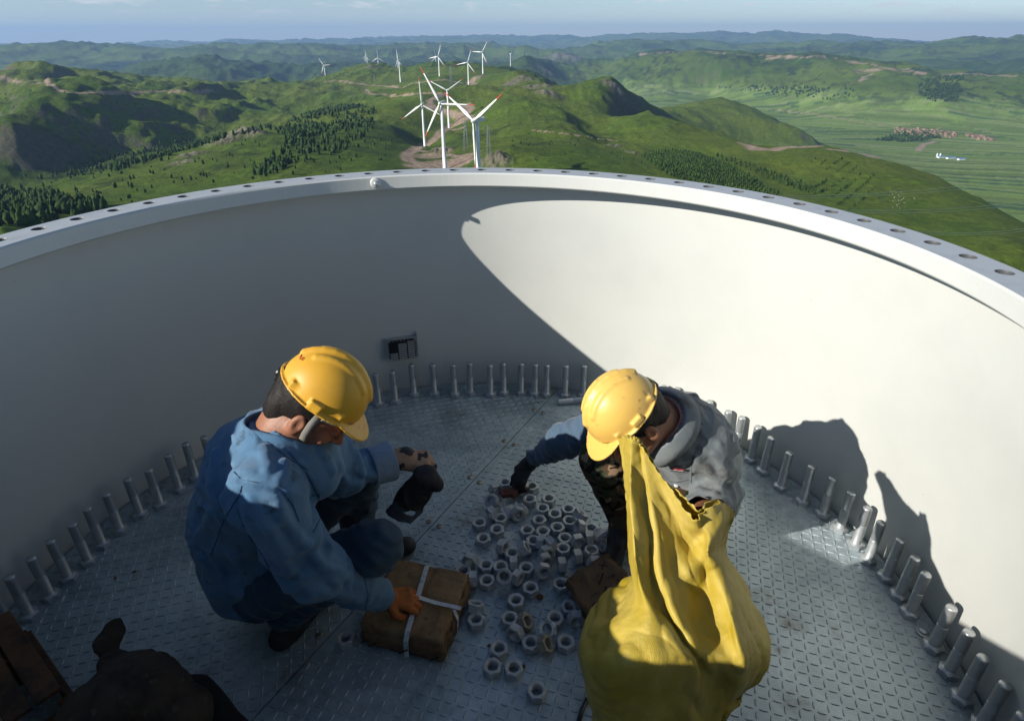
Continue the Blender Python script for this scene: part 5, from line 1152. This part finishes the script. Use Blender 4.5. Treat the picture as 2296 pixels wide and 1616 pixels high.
    if E0 is not None:
        ex, ey = trace(jk, 1531, 1054), trace(jk, 1518, 1063)
        X_ = Vector(ex-E0).normalized(); Y_ = Vector(E0-ey); Y_ = (Y_-X_*Y_.dot(X_)).normalized(); Z_ = X_.cross(Y_); Mt = Matrix((X_, Y_, Z_)).transposed().to_4x4(); Mt.translation = Vector(E0)+Z_*.006+Vector(CAM-E0).normalized()*.004
        em = empty('emblem'); em.parent = jacket
        M_r, M_w2, M_k = mat('red_print', (.55, .02, .03), .7), mat('white_print', (.75, .75, .75), .7), mat('dark_print', (.02, .02, .04), .7)
        def patch(nm, poly, m_, z):
            bm = bmesh.new(); v = [bm.verts.new(Mt @ Vector((x, y, z))) for x, y in poly]; bm.faces.new(v); r = bmesh.ops.extrude_face_region(bm, geom=bm.faces[:]); bmesh.ops.translate(bm, verts=[g_ for g_ in r['geom'] if isinstance(g_, bmesh.types.BMVert)], vec=Z_*.0006); return bobj(nm, bm, m_, em)
        patch('red_flag', [(-.016, -.004), (-.008, -.006), (.002, -.003), (.016, -.005), (.016, .009), (.004, .012), (-.006, .010), (-.016, .012)], M_r, 0)
        patch('white_stroke', [(-.014, .000), (-.006, .003), (.003, .000), (.014, .004), (.014, .001), (.003, -.002), (-.006, .001), (-.014, -.002)], M_w2, .0008)
        for k in range(4):
            x = -.014+k*.0085; bm = bmesh.new()
            for (cx_, cy_, w_, h_) in ((0, .0022, .0055, .0011), (0, -.0022, .0055, .0011), (0, 0, .0011, .0056), (.002*(k % 2*2-1), 0, .001, .004)): bm_box(bm, (x+cx_, -.0125+cy_, .0002), (w_, h_, .0006), Mt)
            bobj('character', bm, M_k, em)
    for px_, py_ in ((1514, 1090),):
        b_ = trace(jk, px_, py_)
        if b_ is not None: bm = bmesh.new(); bm_lathe(bm, [(.0075, 0), (.0075, .003), (.005, .004)], 16, Matrix.Translation(Vector(b_)) @ Vector(CAM-b_).to_track_quat('Z', 'Y').to_matrix().to_4x4()); c = bobj('button', bm, M_button, None, True); c.parent = jacket
    def tr(P):
        d = ell(P, pel+V3(0, 0, -.03), (.16, .16, .13))
        for a, b, c_ in ((lh_, lk, la), (rh_, rk, ra)): d = smin(d, cone(P, a, b, .098, .084), .03); d = smin(d, cone(P, b, c_+V3(0, 0, .02), .082, .062), .02)
        kn = np.clip(1-np.linalg.norm(P-rk, axis=1)/.18, 0, 1); d = d-wrink(P, 6, .007, 2, (1, 1, 1), 8.)-crease(P, V3(.5, -.4, .7), 20, .007, 7.)-wrink(P, 50, .001, 2)-kn*.005*np.sin((P@V3(.8, -.5, .4))*90+2*vnoise(P*15))
        return smax(d, -(P[:, 2]-.05), .005)
    o = smesh('trousers', tr, V3(.3, -.15, .03), V3(1.15, .7, .62), .0055, M_camo, None, 1); clean_islands(o); par(o)
    for a, t in ((ra, V3(-.35, -1, 0)), (la, V3(.2, -1, 0))):
        o = smesh('boot', lambda P: boot(P, a, a+t), a-V3(.25, .28, .12), a+V3(.25, .2, .12), .005, M_boot, None, 1); clean_islands(o); par(o)
    par(hard_hat(O, M, None, M_helm2, 'pale glossy yellow hard hat seen from above')); par(hair_mesh('hair', O, M, None, -.10, 4.))
    def gl(P):
        ax = (rw-re)/np.linalg.norm(rw-re); d = hand_d(P, rhand, .003); d = smin(d, cone(P, rw-ax*.03, rhand[1][1][0], .034, .034), .012); return d-.0015*fbm(P*60, 2)
    c = smesh('glove', gl, rw-V3(.16, .16, .17), rw+V3(.1, .12, .08), .0028, M_darkglove, None, 1); clean_islands(c); par(c); c['label'] = 'black work glove reaching for the nuts'
    lhand = hand_parts(lw, at_z(1600, 1165, .46)-lw, V3(.2, -.9, .3), 1, [(.6, .9, .6)]*4, 1.3)
    return dict(O=O, bones=[np.linalg.norm(a-b).round(3) for a, b in ((ls, le), (le, lw), (rs, re), (re, rw), (lh_, lk), (lk, la), (rh_, rk), (rk, ra), (nb, O))], lw=lw)
RW = right_worker()
# ================================================================ the yellow woven sack
def sack_mat():
    m = bpy.data.materials.new('yellow_woven_sack'); m.use_nodes = True; t = m.node_tree; b = t.nodes['Principled BSDF']
    at = N(t, 'ShaderNodeUVMap'); mp_ = N(t, 'ShaderNodeMapping'); mp_.inputs['Scale'].default_value = (1, 1, 1); t.links.new(at.outputs[0], mp_.inputs[0])
    w1 = N(t, 'ShaderNodeTexWave', bands_direction='X', i_Scale=30., i_Distortion=.6, i_Detail=1.); w2 = N(t, 'ShaderNodeTexWave', bands_direction='Y', i_Scale=30., i_Distortion=.6, i_Detail=1.)
    t.links.new(mp_.outputs[0], w1.inputs['Vector']); t.links.new(mp_.outputs[0], w2.inputs['Vector'])
    mx = N(t, 'ShaderNodeMath', operation='MULTIPLY'); t.links.new(w1.outputs['Fac'], mx.inputs[0]); t.links.new(w2.outputs['Fac'], mx.inputs[1])
    tc = N(t, 'ShaderNodeTexCoord'); n = N(t, 'ShaderNodeTexNoise', i_Scale=42., i_Detail=6., i_Roughness=.7); t.links.new(tc.outputs['Object'], n.inputs['Vector'])
    ad = N(t, 'ShaderNodeMath', operation='MULTIPLY_ADD', i_1=.12); t.links.new(mx.outputs[0], ad.inputs[0]); t.links.new(n.outputs['Fac'], ad.inputs[2])
    bp = N(t, 'ShaderNodeBump', i_Strength=1., i_Distance=.0032); t.links.new(ad.outputs[0], bp.inputs['Height']); t.links.new(bp.outputs[0], b.inputs['Normal'])
    n2 = N(t, 'ShaderNodeTexNoise', i_Scale=7., i_Detail=5.); t.links.new(tc.outputs['Object'], n2.inputs['Vector'])
    r = N(t, 'ShaderNodeValToRGB'); e = r.color_ramp.elements; e[0].position = .35; e[0].color = (.56, .41, .025, 1); e[1].position = .65; e[1].color = (.72, .56, .11, 1); t.links.new(n2.outputs['Fac'], r.inputs[0])
    t.links.new(r.outputs[0], b.inputs['Base Color']); b.inputs['Roughness'].default_value = .34; b.inputs['Specular IOR Level'].default_value = .8; tl = N(t, 'ShaderNodeBsdfTranslucent'); t.links.new(r.outputs[0], tl.inputs['Color']); ms = N(t, 'ShaderNodeMixShader', i_0=.28); t.links.new(b.outputs[0], ms.inputs[1]); t.links.new(tl.outputs[0], ms.inputs[2]); t.links.new(ms.outputs[0], t.nodes['Material Output'].inputs['Surface'])
    return m
SK = '''1390 990 .62;1400 984 .65;1416 985 .68;1432 994 .64;1441 1006 .66;1472 1060 .60;1510 1105 .56;1556 1170 .50;1585 1140 .53;1622 1130 .54;1644 1152 .50
1397 1060 .58;1404 1060 .61;1413 1062 .65;1438 1075 .55;1452 1080 .61;1485 1110 .57;1520 1150 .54;1556 1186 .50;1585 1180 .52;1618 1176 .53;1640 1175 .49
1401 1125 .52;1406 1130 .56;1412 1135 .61;1440 1140 .49;1463 1135 .59;1500 1160 .54;1535 1190 .49;1565 1205 .45;1590 1210 .53;1612 1205 .49;1632 1200 .43
1404 1190 .47;1411 1195 .51;1418 1205 .58;1448 1205 .43;1474 1195 .55;1510 1215 .49;1545 1230 .44;1570 1240 .48;1588 1245 .50;1610 1235 .41;1627 1228 .40
1405 1250 .42;1414 1258 .47;1424 1270 .54;1452 1265 .38;1477 1262 .51;1512 1272 .45;1545 1285 .46;1575 1285 .40;1602 1280 .44;1622 1272 .43;1633 1262 .34
1412 1312 .36;1420 1318 .42;1436 1325 .50;1460 1325 .34;1490 1325 .47;1520 1325 .44;1555 1335 .36;1590 1335 .37;1625 1328 .42;1650 1330 .32;1670 1322 .24
1378 1372 .24;1415 1370 .36;1458 1378 .45;1490 1382 .30;1516 1388 .42;1545 1390 .35;1580 1390 .33;1615 1385 .35;1642 1382 .38;1675 1385 .25;1705 1392 .16
1310 1415 .12;1390 1425 .31;1490 1434 .41;1522 1434 .27;1545 1440 .36;1575 1445 .30;1605 1445 .29;1635 1440 .32;1655 1445 .33;1690 1445 .19;1720 1430 .10
1288 1462 .07;1370 1490 .28;1525 1482 .36;1552 1480 .23;1575 1485 .29;1600 1488 .25;1628 1490 .26;1650 1490 .28;1668 1495 .25;1695 1490 .14;1716 1475 .06
1297 1510 .03;1370 1560 .20;1540 1545 .26;1580 1535 .19;1602 1530 .20;1620 1530 .18;1635 1535 .18;1650 1540 .18;1665 1535 .15;1680 1530 .08;1693 1512 .03
1312 1570 .01;1390 1640 .09;1500 1640 .12;1560 1620 .11;1590 1600 .11;1605 1600 .10;1615 1598 .09;1630 1590 .07;1638 1585 .05;1645 1575 .03;1650 1566 .01
1325 1618 .005;1400 1720 .005;1500 1730 .005;1540 1700 .005;1570 1680 .005;1585 1665 .005;1595 1655 .005;1605 1640 .005;1612 1628 .005;1616 1618 .005;1612 1608 .005'''
FR = np.array([[at_z(*[float(v) for v in q.split()]) for q in r.split(';')] for r in SK.split('\n')]); nr_, nc_ = FR.shape[:2]
for r in range(nr_):
    mz = FR[r, 2:9, 2].mean()
    for c in range(1, 10): FR[r, c] = lift(FR[r, c], FR[r, c, 2]-.42*(FR[r, c, 2]-mz)*(1 if 2 <= c <= 8 else .5))
ADD = (.29, .28, .28, .28, .28, .29, .31, .34, .36, .36, .36, .36); EDG = (0, 0, 0, 0, .02, .04, .06, .08, .08, .08, .07, .05)
for r in range(nr_):
    for c, q_ in ((3, .72), (9, .6), (7, .5), (5, .3)): FR[r, c] = lift(FR[r, c], FR[r, c, 2]*(1-q_)+q_*.5*(FR[r, c-1, 2]+FR[r, c+1, 2]))
for r in range(nr_):
    for c in range(nc_): FR[r, c] = lift(FR[r, c], FR[r, c, 2]+ADD[r]+EDG[r]*max(0, 1-min(c, nc_-1-c)/2))
cen = FR[-1].mean(0); low = cen+(FR[-1]-cen)*.98; low[:, 2] = .20; low[:, 1] += .02; bot = cen+(FR[-1]-cen)*.80; bot[:, 2] = .004; bot[:, 1] += .06; FR = np.concatenate([FR, [low, bot]]); nr_ += 2
def crom(A, m, axis, closed=False):
    A = np.moveaxis(A, axis, 0); n = len(A); o = []
    segs = n if closed else n-1
    for i in range(segs):
        g = lambda k: A[k % n] if closed else A[min(max(k, 0), n-1)]
        p0, p1, p2, p3 = g(i-1), g(i), g(i+1), g(i+2)
        for k in range(m):
            t = k/m; o.append(.5*((2*p1)+(-p0+p2)*t+(2*p0-5*p1+4*p2-p3)*t*t+(-p0+3*p1-3*p2+p3)*t**3))
    if not closed: o.append(A[-1])
    return np.moveaxis(np.array(o), 0, axis)
back = []
for r in range(nr_):
    L_, R_ = FR[r, 0], FR[r, -1]; T_ = (.02, .04, .07, .10, .12, .14, .17, .20, .21, .21, .21, .20, .19, .16)[r]; row = []
    for k in range(1, 8):
        f_ = k/8; p = R_*(1-f_)+L_*f_+V3(.02, 1, 0)*T_*sin(pi*f_)**.6+V3(0, 0, -.02)*sin(pi*f_); 
        ci = (1-f_)*(nc_-1); c0_ = int(ci); c1_ = min(c0_+1, nc_-1); pf_ = FR[r, c0_]*(1-(ci-c0_))+FR[r, c1_]*(ci-c0_)+V3(.004, 1, -.012)*T_*sin(pi*f_)**.5; wq = max(0, 1-r/5); p = p*(1-wq)+pf_*wq
        p[2] = max(p[2], .004); row.append(p)
    back.append(row)
RING = np.concatenate([FR, np.array(back)], 1); m1, m2 = 18, 18
G_ = crom(crom(RING, m1, 1, True), m2, 0); G_[..., 2] = np.maximum(G_[..., 2], .0035)
nn_ = np.cross(np.roll(G_, -1, 1)-np.roll(G_, 1, 1), np.gradient(G_, axis=0)); nn_ /= np.maximum(np.linalg.norm(nn_, axis=2, keepdims=True), 1e-9)
Pf = G_.reshape(-1, 3); wk = wdir(Pf, V3(.15, -.45, -.8), 16, 2.6, .0050, 1, 2.)+crease(Pf, V3(.9, .2, .3), 13, .0042, 2., 1.6)+crease(Pf, V3(.6, -.3, .7), 17, .0030, 5., 1.8)+crease(Pf, V3(-.5, -.2, .9), 27, .0016, 9., 2.)+.0014*fbm(Pf*55, 2); fade = np.clip((Pf[:, 2]-.01)/.06, 0, 1)
Pf = Pf+nn_.reshape(-1, 3)*(wk*fade)[:, None]; Pf[:, 2] = np.maximum(Pf[:, 2], .003); rows_, cols_ = G_.shape[:2]
Pf[:cols_] += (nn_[0]*.004*np.sin(np.arange(cols_)*.9)[:, None])+np.stack([0*np.arange(cols_), 0*np.arange(cols_), .004*vnoise(Pf[:cols_]*60)], 1)
ix = np.arange(rows_*cols_).reshape(rows_, cols_); a0, a1 = ix[:-1], ix[1:]; b0_, b1_ = np.roll(a0, -1, 1), np.roll(a1, -1, 1); Qk = np.stack([a0.ravel(), b0_.ravel(), b1_.ravel(), a1.ravel()], 1)
sack = mesh_vf('woven_sack', Pf, Qk, sack_mat(), None, True); tag(sack, 'large crumpled yellow woven plastic sack held open by the grey jacketed worker', 'sack')
uv = sack.data.uv_layers.new(name='UVMap'); arc = np.concatenate([[0], np.cumsum(np.linalg.norm(np.diff(G_[:, 60], axis=0), axis=1))]); wd = np.linalg.norm(np.roll(G_[100], -1, 0)-G_[100], axis=1); wd = np.concatenate([[0], np.cumsum(wd)[:-1]])
lvi = np.empty(len(Qk)*4, np.int32); sack.data.loops.foreach_get('vertex_index', lvi); uvv = np.stack([wd[lvi % cols_]*8, arc[lvi//cols_]*8], 1).astype(np.float32); uv.data.foreach_set('uv', uvv.ravel())
sack.modifiers.new('thickness', 'SOLIDIFY').thickness = .0016

# ================================================================ strapped brown package
def carton_mat(name, c, c2, stripes=True):
    m = mat(name, c, .85, spec=.2, var=(9, c2, .42, .66), var2=(24, tuple(v*.35 for v in c), .60, .70)); t = m.node_tree; b = t.nodes['Principled BSDF']
    tc = N(t, 'ShaderNodeTexCoord'); w = N(t, 'ShaderNodeTexWave', bands_direction='X', i_Scale=42., i_Distortion=1.2, i_Detail=2.); t.links.new(tc.outputs['Object'], w.inputs['Vector'])
    bp = N(t, 'ShaderNodeBump', i_Strength=.7, i_Distance=.0012); t.links.new(w.outputs['Fac'], bp.inputs['Height']); t.links.new(bp.outputs[0], b.inputs['Normal']); return m
M_cart = carton_mat('worn_cardboard', (.25, .165, .085), (.16, .10, .05)); M_cart2 = carton_mat('printed_cardboard', (.16, .10, .055), (.10, .06, .032)); M_ink = mat('black_ink', (.012, .01, .01), .8)
BC = [at_z(880, 1252, .085), at_z(1045, 1285, .085), at_z(985, 1440, .085), at_z(806, 1398, .085)]
ctr = sum(BC)/4; ex_ = (BC[1]-BC[0]+BC[2]-BC[3]); ex_[2] = 0; sx_ = np.linalg.norm(ex_)/2; ex_ /= np.linalg.norm(ex_); ey_ = V3(-ex_[1], ex_[0], 0); sy_ = abs((BC[0]-BC[3]+BC[1]-BC[2])@ey_)/2
pk = empty('strapped_package', (ctr[0], ctr[1], 0), (0, 0, math.atan2(ex_[1], ex_[0]))); tag(pk, 'flat brown cardboard package bound with white straps, under the blue worker\'s hand', 'package')
def pf(P):
    x, y, z = P.T; bul = 1+.03*np.cos(y*9)*np.cos(x*9); hz_ = .046; z = z-.004*np.cos(x*10)*np.cos(y*10)
    d = box(np.stack([x/bul, y/bul, z], 1), (0, 0, .046), (sx_/2*1.02, sy_/2*1.02, hz_), None, .010)
    groove = np.clip(1-np.minimum(np.abs(x-.012+.1*y*0), np.abs(y-.0))/.014, 0, 1)*(z > .05)*.004
    return d+groove-wrink(P, 14, .0045, 3)-wrink(P, 40, .0012, 2)
smesh('box_top', pf, (-.25, -.25, -.01), (.25, .25, .13), .0042, M_cart, pk, 1)
def rimf(P):
    x, y, z = P.T; d = box(P, (.004, -.006, .036), (sx_/2*1.07, sy_/2*1.07, .034), None, .022); inn = box(P, (-.002, .004, .05), (sx_/2*1.01, sy_/2*1.01, .06), None, .02); return smax(d, -inn, .003)-wrink(P, 16, .006, 3)-.002*vnoise(P*70)
o = smesh('torn_sleeve', rimf, (-.26, -.26, -.01), (.26, .26, .12), .0042, M_cart2, pk, 1); clean_islands(o); o['label'] = 'darker printed cardboard sleeve with torn corners'
M_strap = mat('white_strapping', (.50, .54, .56), .55, var=(60, (.25, .33, .42), .52, .62))
def strap(pts, w, up):
    bm = bmesh.new(); prev = None
    for i, p in enumerate(pts):
        t = (V3(*pts[min(i+1, len(pts)-1)])-V3(*pts[max(i-1, 0)])); s_ = np.cross(t, V3(*up[i])); s_ /= np.linalg.norm(s_); a, b_ = bm.verts.new(V3(*p)-s_*w/2), bm.verts.new(V3(*p)+s_*w/2)
        if prev: bm.faces.new((prev[0], prev[1], b_, a))
        prev = (a, b_)
    o = bobj('strap', bm, M_strap, pk); o.modifiers.new('s', 'SOLIDIFY').thickness = .0012; return o
hx, hy = sx_/2*1.10, sy_/2*1.11
def loc(x, y, z=.1): p = at_z(x, y, z)-V3(ctr[0], ctr[1], 0); return V3(p@ex_, p@ey_, p[2])
A_, B_ = loc(953, 1270), loc(893, 1456, .085)
strap([(A_[0]+.002, hy, .03), (A_[0], hy-.004, .075), (A_[0], hy-.03, .101), *[(A_[0]+(B_[0]-A_[0])*f_, (hy-.03)*(1-f_)+(-hy+.03)*f_, .104) for f_ in (.2, .4, .6, .8)], (B_[0], -hy+.02, .099), (B_[0], -hy-.001, .075), (B_[0], -hy-.006, .006)], .017, [(0, 1, .1), (0, .7, .5)]+[(0, 0, 1)]*6+[(0, -.8, .3), (0, -1, 0)])
C1, C2 = loc(918, 1331, .128), loc(1030, 1362, .1)
strap([tuple(C1), tuple(C1*.5+C2*.5+V3(0, 0, -.006)), tuple(C2), (hx-.012, C2[1]-.006, .095), (hx+.003, C2[1]-.012, .06), (hx+.004, C2[1]-.02, .006)], .015, [(0, 0, 1)]*3+[(.6, 0, .7), (1, 0, 0), (1, 0, 0)])
# printed marks round the sleeve
g = random.Random(2)
def mark(bm, c, dx, dz, nrm, kind):
    c, dx, dz, nrm = [V3(*v) for v in (c, dx, dz, nrm)]
    def quad(u, v, w, h, rot=0):
        q = []
        for a, b_ in ((-1, -1), (1, -1), (1, 1), (-1, 1)):
            x, y = a*w/2, b_*h/2; x, y = x*cos(rot)-y*sin(rot)+u, x*sin(rot)+y*cos(rot)+v; q.append(bm.verts.new(c+dx*x+dz*y+nrm*.006))
        bm.faces.new(q)
    if kind == 'x': quad(0, 0, .03, .003, .7); quad(0, 0, .03, .003, -.7)
    elif kind == '/': quad(0, 0, .045, .006, .7)
    else:
        for k in range(5): quad(-.012+k*.006, 0, .003, .008)
x = -hx+.03; k = 0
while x < hx-.02: bm = bmesh.new(); mark(bm, (x, -hy-.003, .036), (1, 0, 0), (0, 0, 1), (0, -1, 0), 'x/-'[k % 3]); bobj('printed_mark', bm, M_ink, pk); x += .036; k += 1
y = -hy+.03
while y < hy-.02: bm = bmesh.new(); mark(bm, (hx+.002, y, .036), (0, 1, 0), (0, 0, 1), (1, 0, 0), 'x-/'[k % 3]); bobj('printed_mark', bm, M_ink, pk); y += .036; k += 1

# ================================================================ torn carton and wrapping paper behind the sack
P0 = at_z(1362, 1350, .06); tc_ = empty('torn_carton', (P0[0], P0[1], 0), (0, 0, radians(25))); tag(tc_, 'crushed brown printed carton leaning between the nuts and the yellow sack', 'carton')
def tcf(P):
    d = box(P, (0, -.02, .058), (.095, .155, .062), frame((1, 0, .28), (-.28, 0, 1)), .012); return d-wrink(P, 9, .013, 2)-wrink(P, 28, .003, 2)
smesh('carton_body', tcf, (-.2, -.22, .002), (.2, .22, .2), .005, M_cart2, tc_, 1)
def ink_on(f, root, px, kinds, s_=.03):
    R_ = Matrix.Rotation(-root.rotation_euler.z, 3, 'Z'); ff = lambda P: f((np.asarray(P)-V3(*root.location))@np.array(Matrix.Rotation(root.rotation_euler.z, 3, 'Z')))
    for (x, y), kd in zip(px, kinds):
        c, a, b_ = trace(ff, x, y), trace(ff, x+5, y-3), trace(ff, x+3, y+5)
        if c is None or a is None or b_ is None: continue
        dx = a-c; dx /= np.linalg.norm(dx); n_ = np.cross(dx, c-b_); n_ /= np.linalg.norm(n_); n_ = n_ if n_@(CAM-c) > 0 else -n_; dz = np.cross(n_, dx); bm = bmesh.new(); mark(bm, c, dx, dz, n_*.8, kd)
        for v in bm.verts: v.co = R_ @ (v.co-root.location)
        bobj('printed_mark', bm, M_ink, root)
ink_on(tcf, tc_, [(1350, 1270), (1372, 1262), (1392, 1275), (1345, 1300), (1368, 1295), (1390, 1305), (1330, 1335), (1352, 1330), (1376, 1335), (1395, 1340), (1325, 1365), (1345, 1368), (1368, 1365), (1360, 1250), (1380, 1240)], 'x/-/-x-/x-/x-/-')
def crumple(name, label, cat_, c, r, m_, sd, z0=.0, hole=False):
    def f(P): return ell(P, (0, 0, r[2]*.8), r)-wdir(P, V3(sd % 2-.4, .6, .3), 30, 9, .010, 2, sd)-wrink(P, 22, .006, 3, (1, 1, 1), sd)
    t = smesh(name, lambda P: smax(f(P), -(P[:, 2]-.0015), .001), V3(-r[0]-.04, -r[1]-.04, .0005), V3(r[0]+.04, r[1]+.04, r[2]*2+.05), .0035, m_, None, 0); clean_islands(t); t.location = (c[0], c[1], z0); tag(t, label, cat_); return t
M_tissue = mat('white_tissue', (.62, .60, .58), .8, var=(20, (.45, .43, .42), .5, .7)); M_film = mat('grey_plastic_film', (.16, .15, .15), .25, spec=.7); M_rag = mat('brown_oily_rag', (.07, .045, .03), .9, var=(20, (.15, .12, .09), .5, .7))
pt = at_z(1358, 1205, .02); o = crumple('paper_tissue', 'crumpled white tissue lying behind the nuts beside the camouflage leg', 'tissue', pt, (.052, .036, .026), M_tissue, 3)
pt = at_z(1375, 1225, .02); crumple('plastic_film', 'dark crumpled plastic film between the white tissue and the printed carton', 'plastic film', pt, (.06, .05, .03), M_film, 6)
pt = at_z(1335, 1262, .02); crumple('wrapping_paper', 'small torn grey wrapping paper left of the printed carton', 'paper', at_z(1326, 1268, .01), (.03, .05, .014), mat('grey_paper', (.16, .16, .15), .8), 9)
pt = at_z(1152, 1148, .01); crumple('clear_film', 'crumpled translucent plastic film under the reaching black glove', 'plastic film', pt, (.05, .035, .018), mat('milky_film', (.42, .42, .38), .25, spec=.7), 12)
pt = at_z(1140, 1103, .045); crumple('rust_brown_scrap', 'torn red brown paper scrap below the reaching black glove', 'paper scrap', pt, (.035, .022, .008), mat('red_brown_paper', (.10, .030, .018), .8), 5, .03)
# loose white strap end curling out of the carton
bm = bmesh.new(); pp = [(1402, 1290, .12), (1375, 1303, .115), (1345, 1322, .10), (1318, 1336, .07), (1303, 1352, .035), (1300, 1375, .012), (1312, 1398, .006)]; bm_tube(bm, [tuple(at_z(*q)) for q in pp], .0026, 6); tag(bobj('loose_strap', bm, M_strap, None, True), 'thin pale strapping band curling from the printed carton over the nuts', 'strap')
bm = bmesh.new(); pp = [(1316, 1560, .01), (1300, 1590, .006), (1285, 1640, .006)]; bm_tube(bm, [tuple(at_z(*q)) for q in pp], .007, 8); tag(bobj('black_cord', bm, M_blk, None, True), 'short black cord on the floor at the lower left of the yellow sack', 'cord')
# rust flakes and leaf scraps
M_leaf = mat('dry_leaf', (.10, .045, .02), .9)
for i, (x, y, lb) in enumerate(((1205, 1338, 'dry leaf scrap beside a nut right of the strapped package'), (1092, 1448, 'small dry leaf above the front nuts'), (1098, 1472, 'dry crumb touching the front left nuts'), (298, 1277, 'dark scrap on the floor left of the blue worker'), (255, 1290, 'tiny dark crumb left of the larger dark scrap'), (1168, 1496, 'dry crumb between the front nuts'), (2035, 1385, 'thin curled wire end by the right wall bolts'), (495, 1300, 'small rusty flake left of the blue worker\'s boot'))):
    bm = bmesh.new(); gg = random.Random(i); n = 7; r = .008 if i else .014; v = [bm.verts.new((r*gg.uniform(.5, 1.3)*cos(2*pi*k/n), r*gg.uniform(.5, 1.3)*sin(2*pi*k/n), .002+gg.uniform(0, .005))) for k in range(n)]; bm.faces.new(v)
    rr_ = bmesh.ops.extrude_face_region(bm, geom=bm.faces[:]); bmesh.ops.translate(bm, verts=[q for q in rr_['geom'] if isinstance(q, bmesh.types.BMVert)], vec=(0, 0, .0012))
    o = bobj('floor_scrap', bm, M_leaf); o.location = at_z(x, y, .003); o.location.z = .0022; tag(o, lb, 'scrap', 'scraps on the steel floor')

# ================================================================ second glove dangling from the gloved hand
hp = LW['fh']; G0 = at_z(952, 1076, .53); G1 = at_z(903, 1140, .36); axg = (G1-G0)/np.linalg.norm(G1-G0)
def dg(P):
    fl = V3(.25, -.75, .4); d = cone(P, G0+V3(0, .02, 0), G1, .042, .056, (fl, .5)); d = smin(d, cone(P, G0+V3(-.015, .02, .0), G0+V3(.035, .02, -.035), .022, .018), .02)
    d = smax(d, -cone(P, G1-axg*.03, G1+axg*.06, .044, .058, (fl, .42)), .003); d = smax(d, (P-G1)@axg-.012, .002); return d-wrink(P, 13, .006, 2)-wrink(P, 40, .0015, 2)
M_dgc = mat('blue_grey_cuff', (.05, .065, .085), .85)
gm = lambda Cc: (((Cc-G1)@axg) > -.045).astype(np.int32)
o = smesh('dangling_glove', dg, np.minimum(G0, G1)-.1, np.maximum(G0, G1)+.1, .003, [M_darkglove, M_dgc], None, 1, gm); clean_islands(o); tag(o, 'black work glove with blue grey cuff hanging from the blue worker\'s gloved fingers', 'glove')

# ================================================================ dark gear in the lower left corner
M_canvas = mat('dirty_brown_canvas', (.055, .038, .024), .9, var=(12, (.02, .014, .009), .45, .65), var2=(30, (.09, .07, .05), .60, .72)); M_blkc = mat('black_canvas', (.006, .006, .007), .9)
tb = empty('canvas_tool_bag', (-1.0, -.45, 0)); tag(tb, 'dirty brown canvas tool bag with a stiff pointed ear in the dark lower left corner', 'tool bag')
def parT(o): o.parent = tb; o.matrix_parent_inverse = Matrix.Translation(-tb.location); return o
q0, q1, q2, q3, q4 = at_z(240, 1395, .32), at_z(245, 1480, .22), at_z(300, 1560, .22), at_z(400, 1600, .18), at_z(220, 1610, .20)
def cbf(P): d = cone(P, q1, q2, .035, .09); d = smin(d, cone(P, q2, q3, .10, .075), .05); d = smin(d, cone(P, q2, q4, .10, .10), .05); return d-wrink(P, 8, .012, 3)-wdir(P, V3(.6, -.5, -.3), 18, 5, .006, 2)
o = smesh('bag_body', cbf, V3(-1.35, -.85, .01), V3(-.55, -.1, .45), .006, M_canvas, None, 1); clean_islands(o); parT(o)
def earf(P): fl = V3(.3, -.8, .5); d = cone(P, q1, at_z(240, 1425, .27), .022, .030, (fl, .3)); d = smin(d, cone(P, at_z(238, 1430, .27), at_z(262, 1385, .31), .026, .012, (fl, .3)), .015); return d-wrink(P, 20, .003, 2)
o = smesh('ear', earf, np.minimum(q0, q1)-.14, np.maximum(q0, q1)+.14, .004, M_canvas, None, 1); clean_islands(o); parT(o)
r0_, r1_, r2_ = at_z(300, 1500, .10), at_z(430, 1570, .09), at_z(520, 1640, .06)
def bcf(P): d = cone(P, r0_, r1_, .055, .06); d = smin(d, cone(P, r1_, r2_, .06, .05), .04); return smax(d-wrink(P, 10, .008, 2), -(P[:, 2]-.003), .003)
o = smesh('side_flap', bcf, V3(-1.2, -.8, .0), V3(-.4, -.05, .25), .006, M_blkc, None, 1); clean_islands(o); parT(o)
cr_ = empty('wooden_crate', tuple(at_z(40, 1560, 0)*V3(1, 1, 0)), (0, 0, radians(-38))); cr_.location = (*[float(v) for v in at_z(20, 1560, .15)[:2]], 0); tag(cr_, 'dark orange wooden crate corner at the lower left edge', 'crate')
M_wood = mat('orange_stained_wood', (.11, .045, .012), .7, bump=(30, .002, 5), var=(9, (.03, .013, .005), .42, .62))
for i, (x, y, z, sx, sy, sz) in enumerate([(0, .105, .10+.062*k, .36, .018, .055) for k in range(-1, 2)]+[(.185, 0, .10+.062*k, .018, .21, .055) for k in range(-1, 2)]+[(-.185, 0, .10+.062*k, .018, .21, .055) for k in range(-1, 2)]+[(.165, .09, .10, .03, .03, .19)]):
    bm = bmesh.new(); bm_box(bm, (x, y, z), (sx, sy, sz)); bobj('plank', bm, M_wood, cr_, bevel=.003)
for k in range(3):
    bm = bmesh.new(); bm_box(bm, (0, -.066+.066*k, .268+.002*k), (.40, .058, .016)); bobj('lid_plank', bm, M_wood, cr_, bevel=.003)
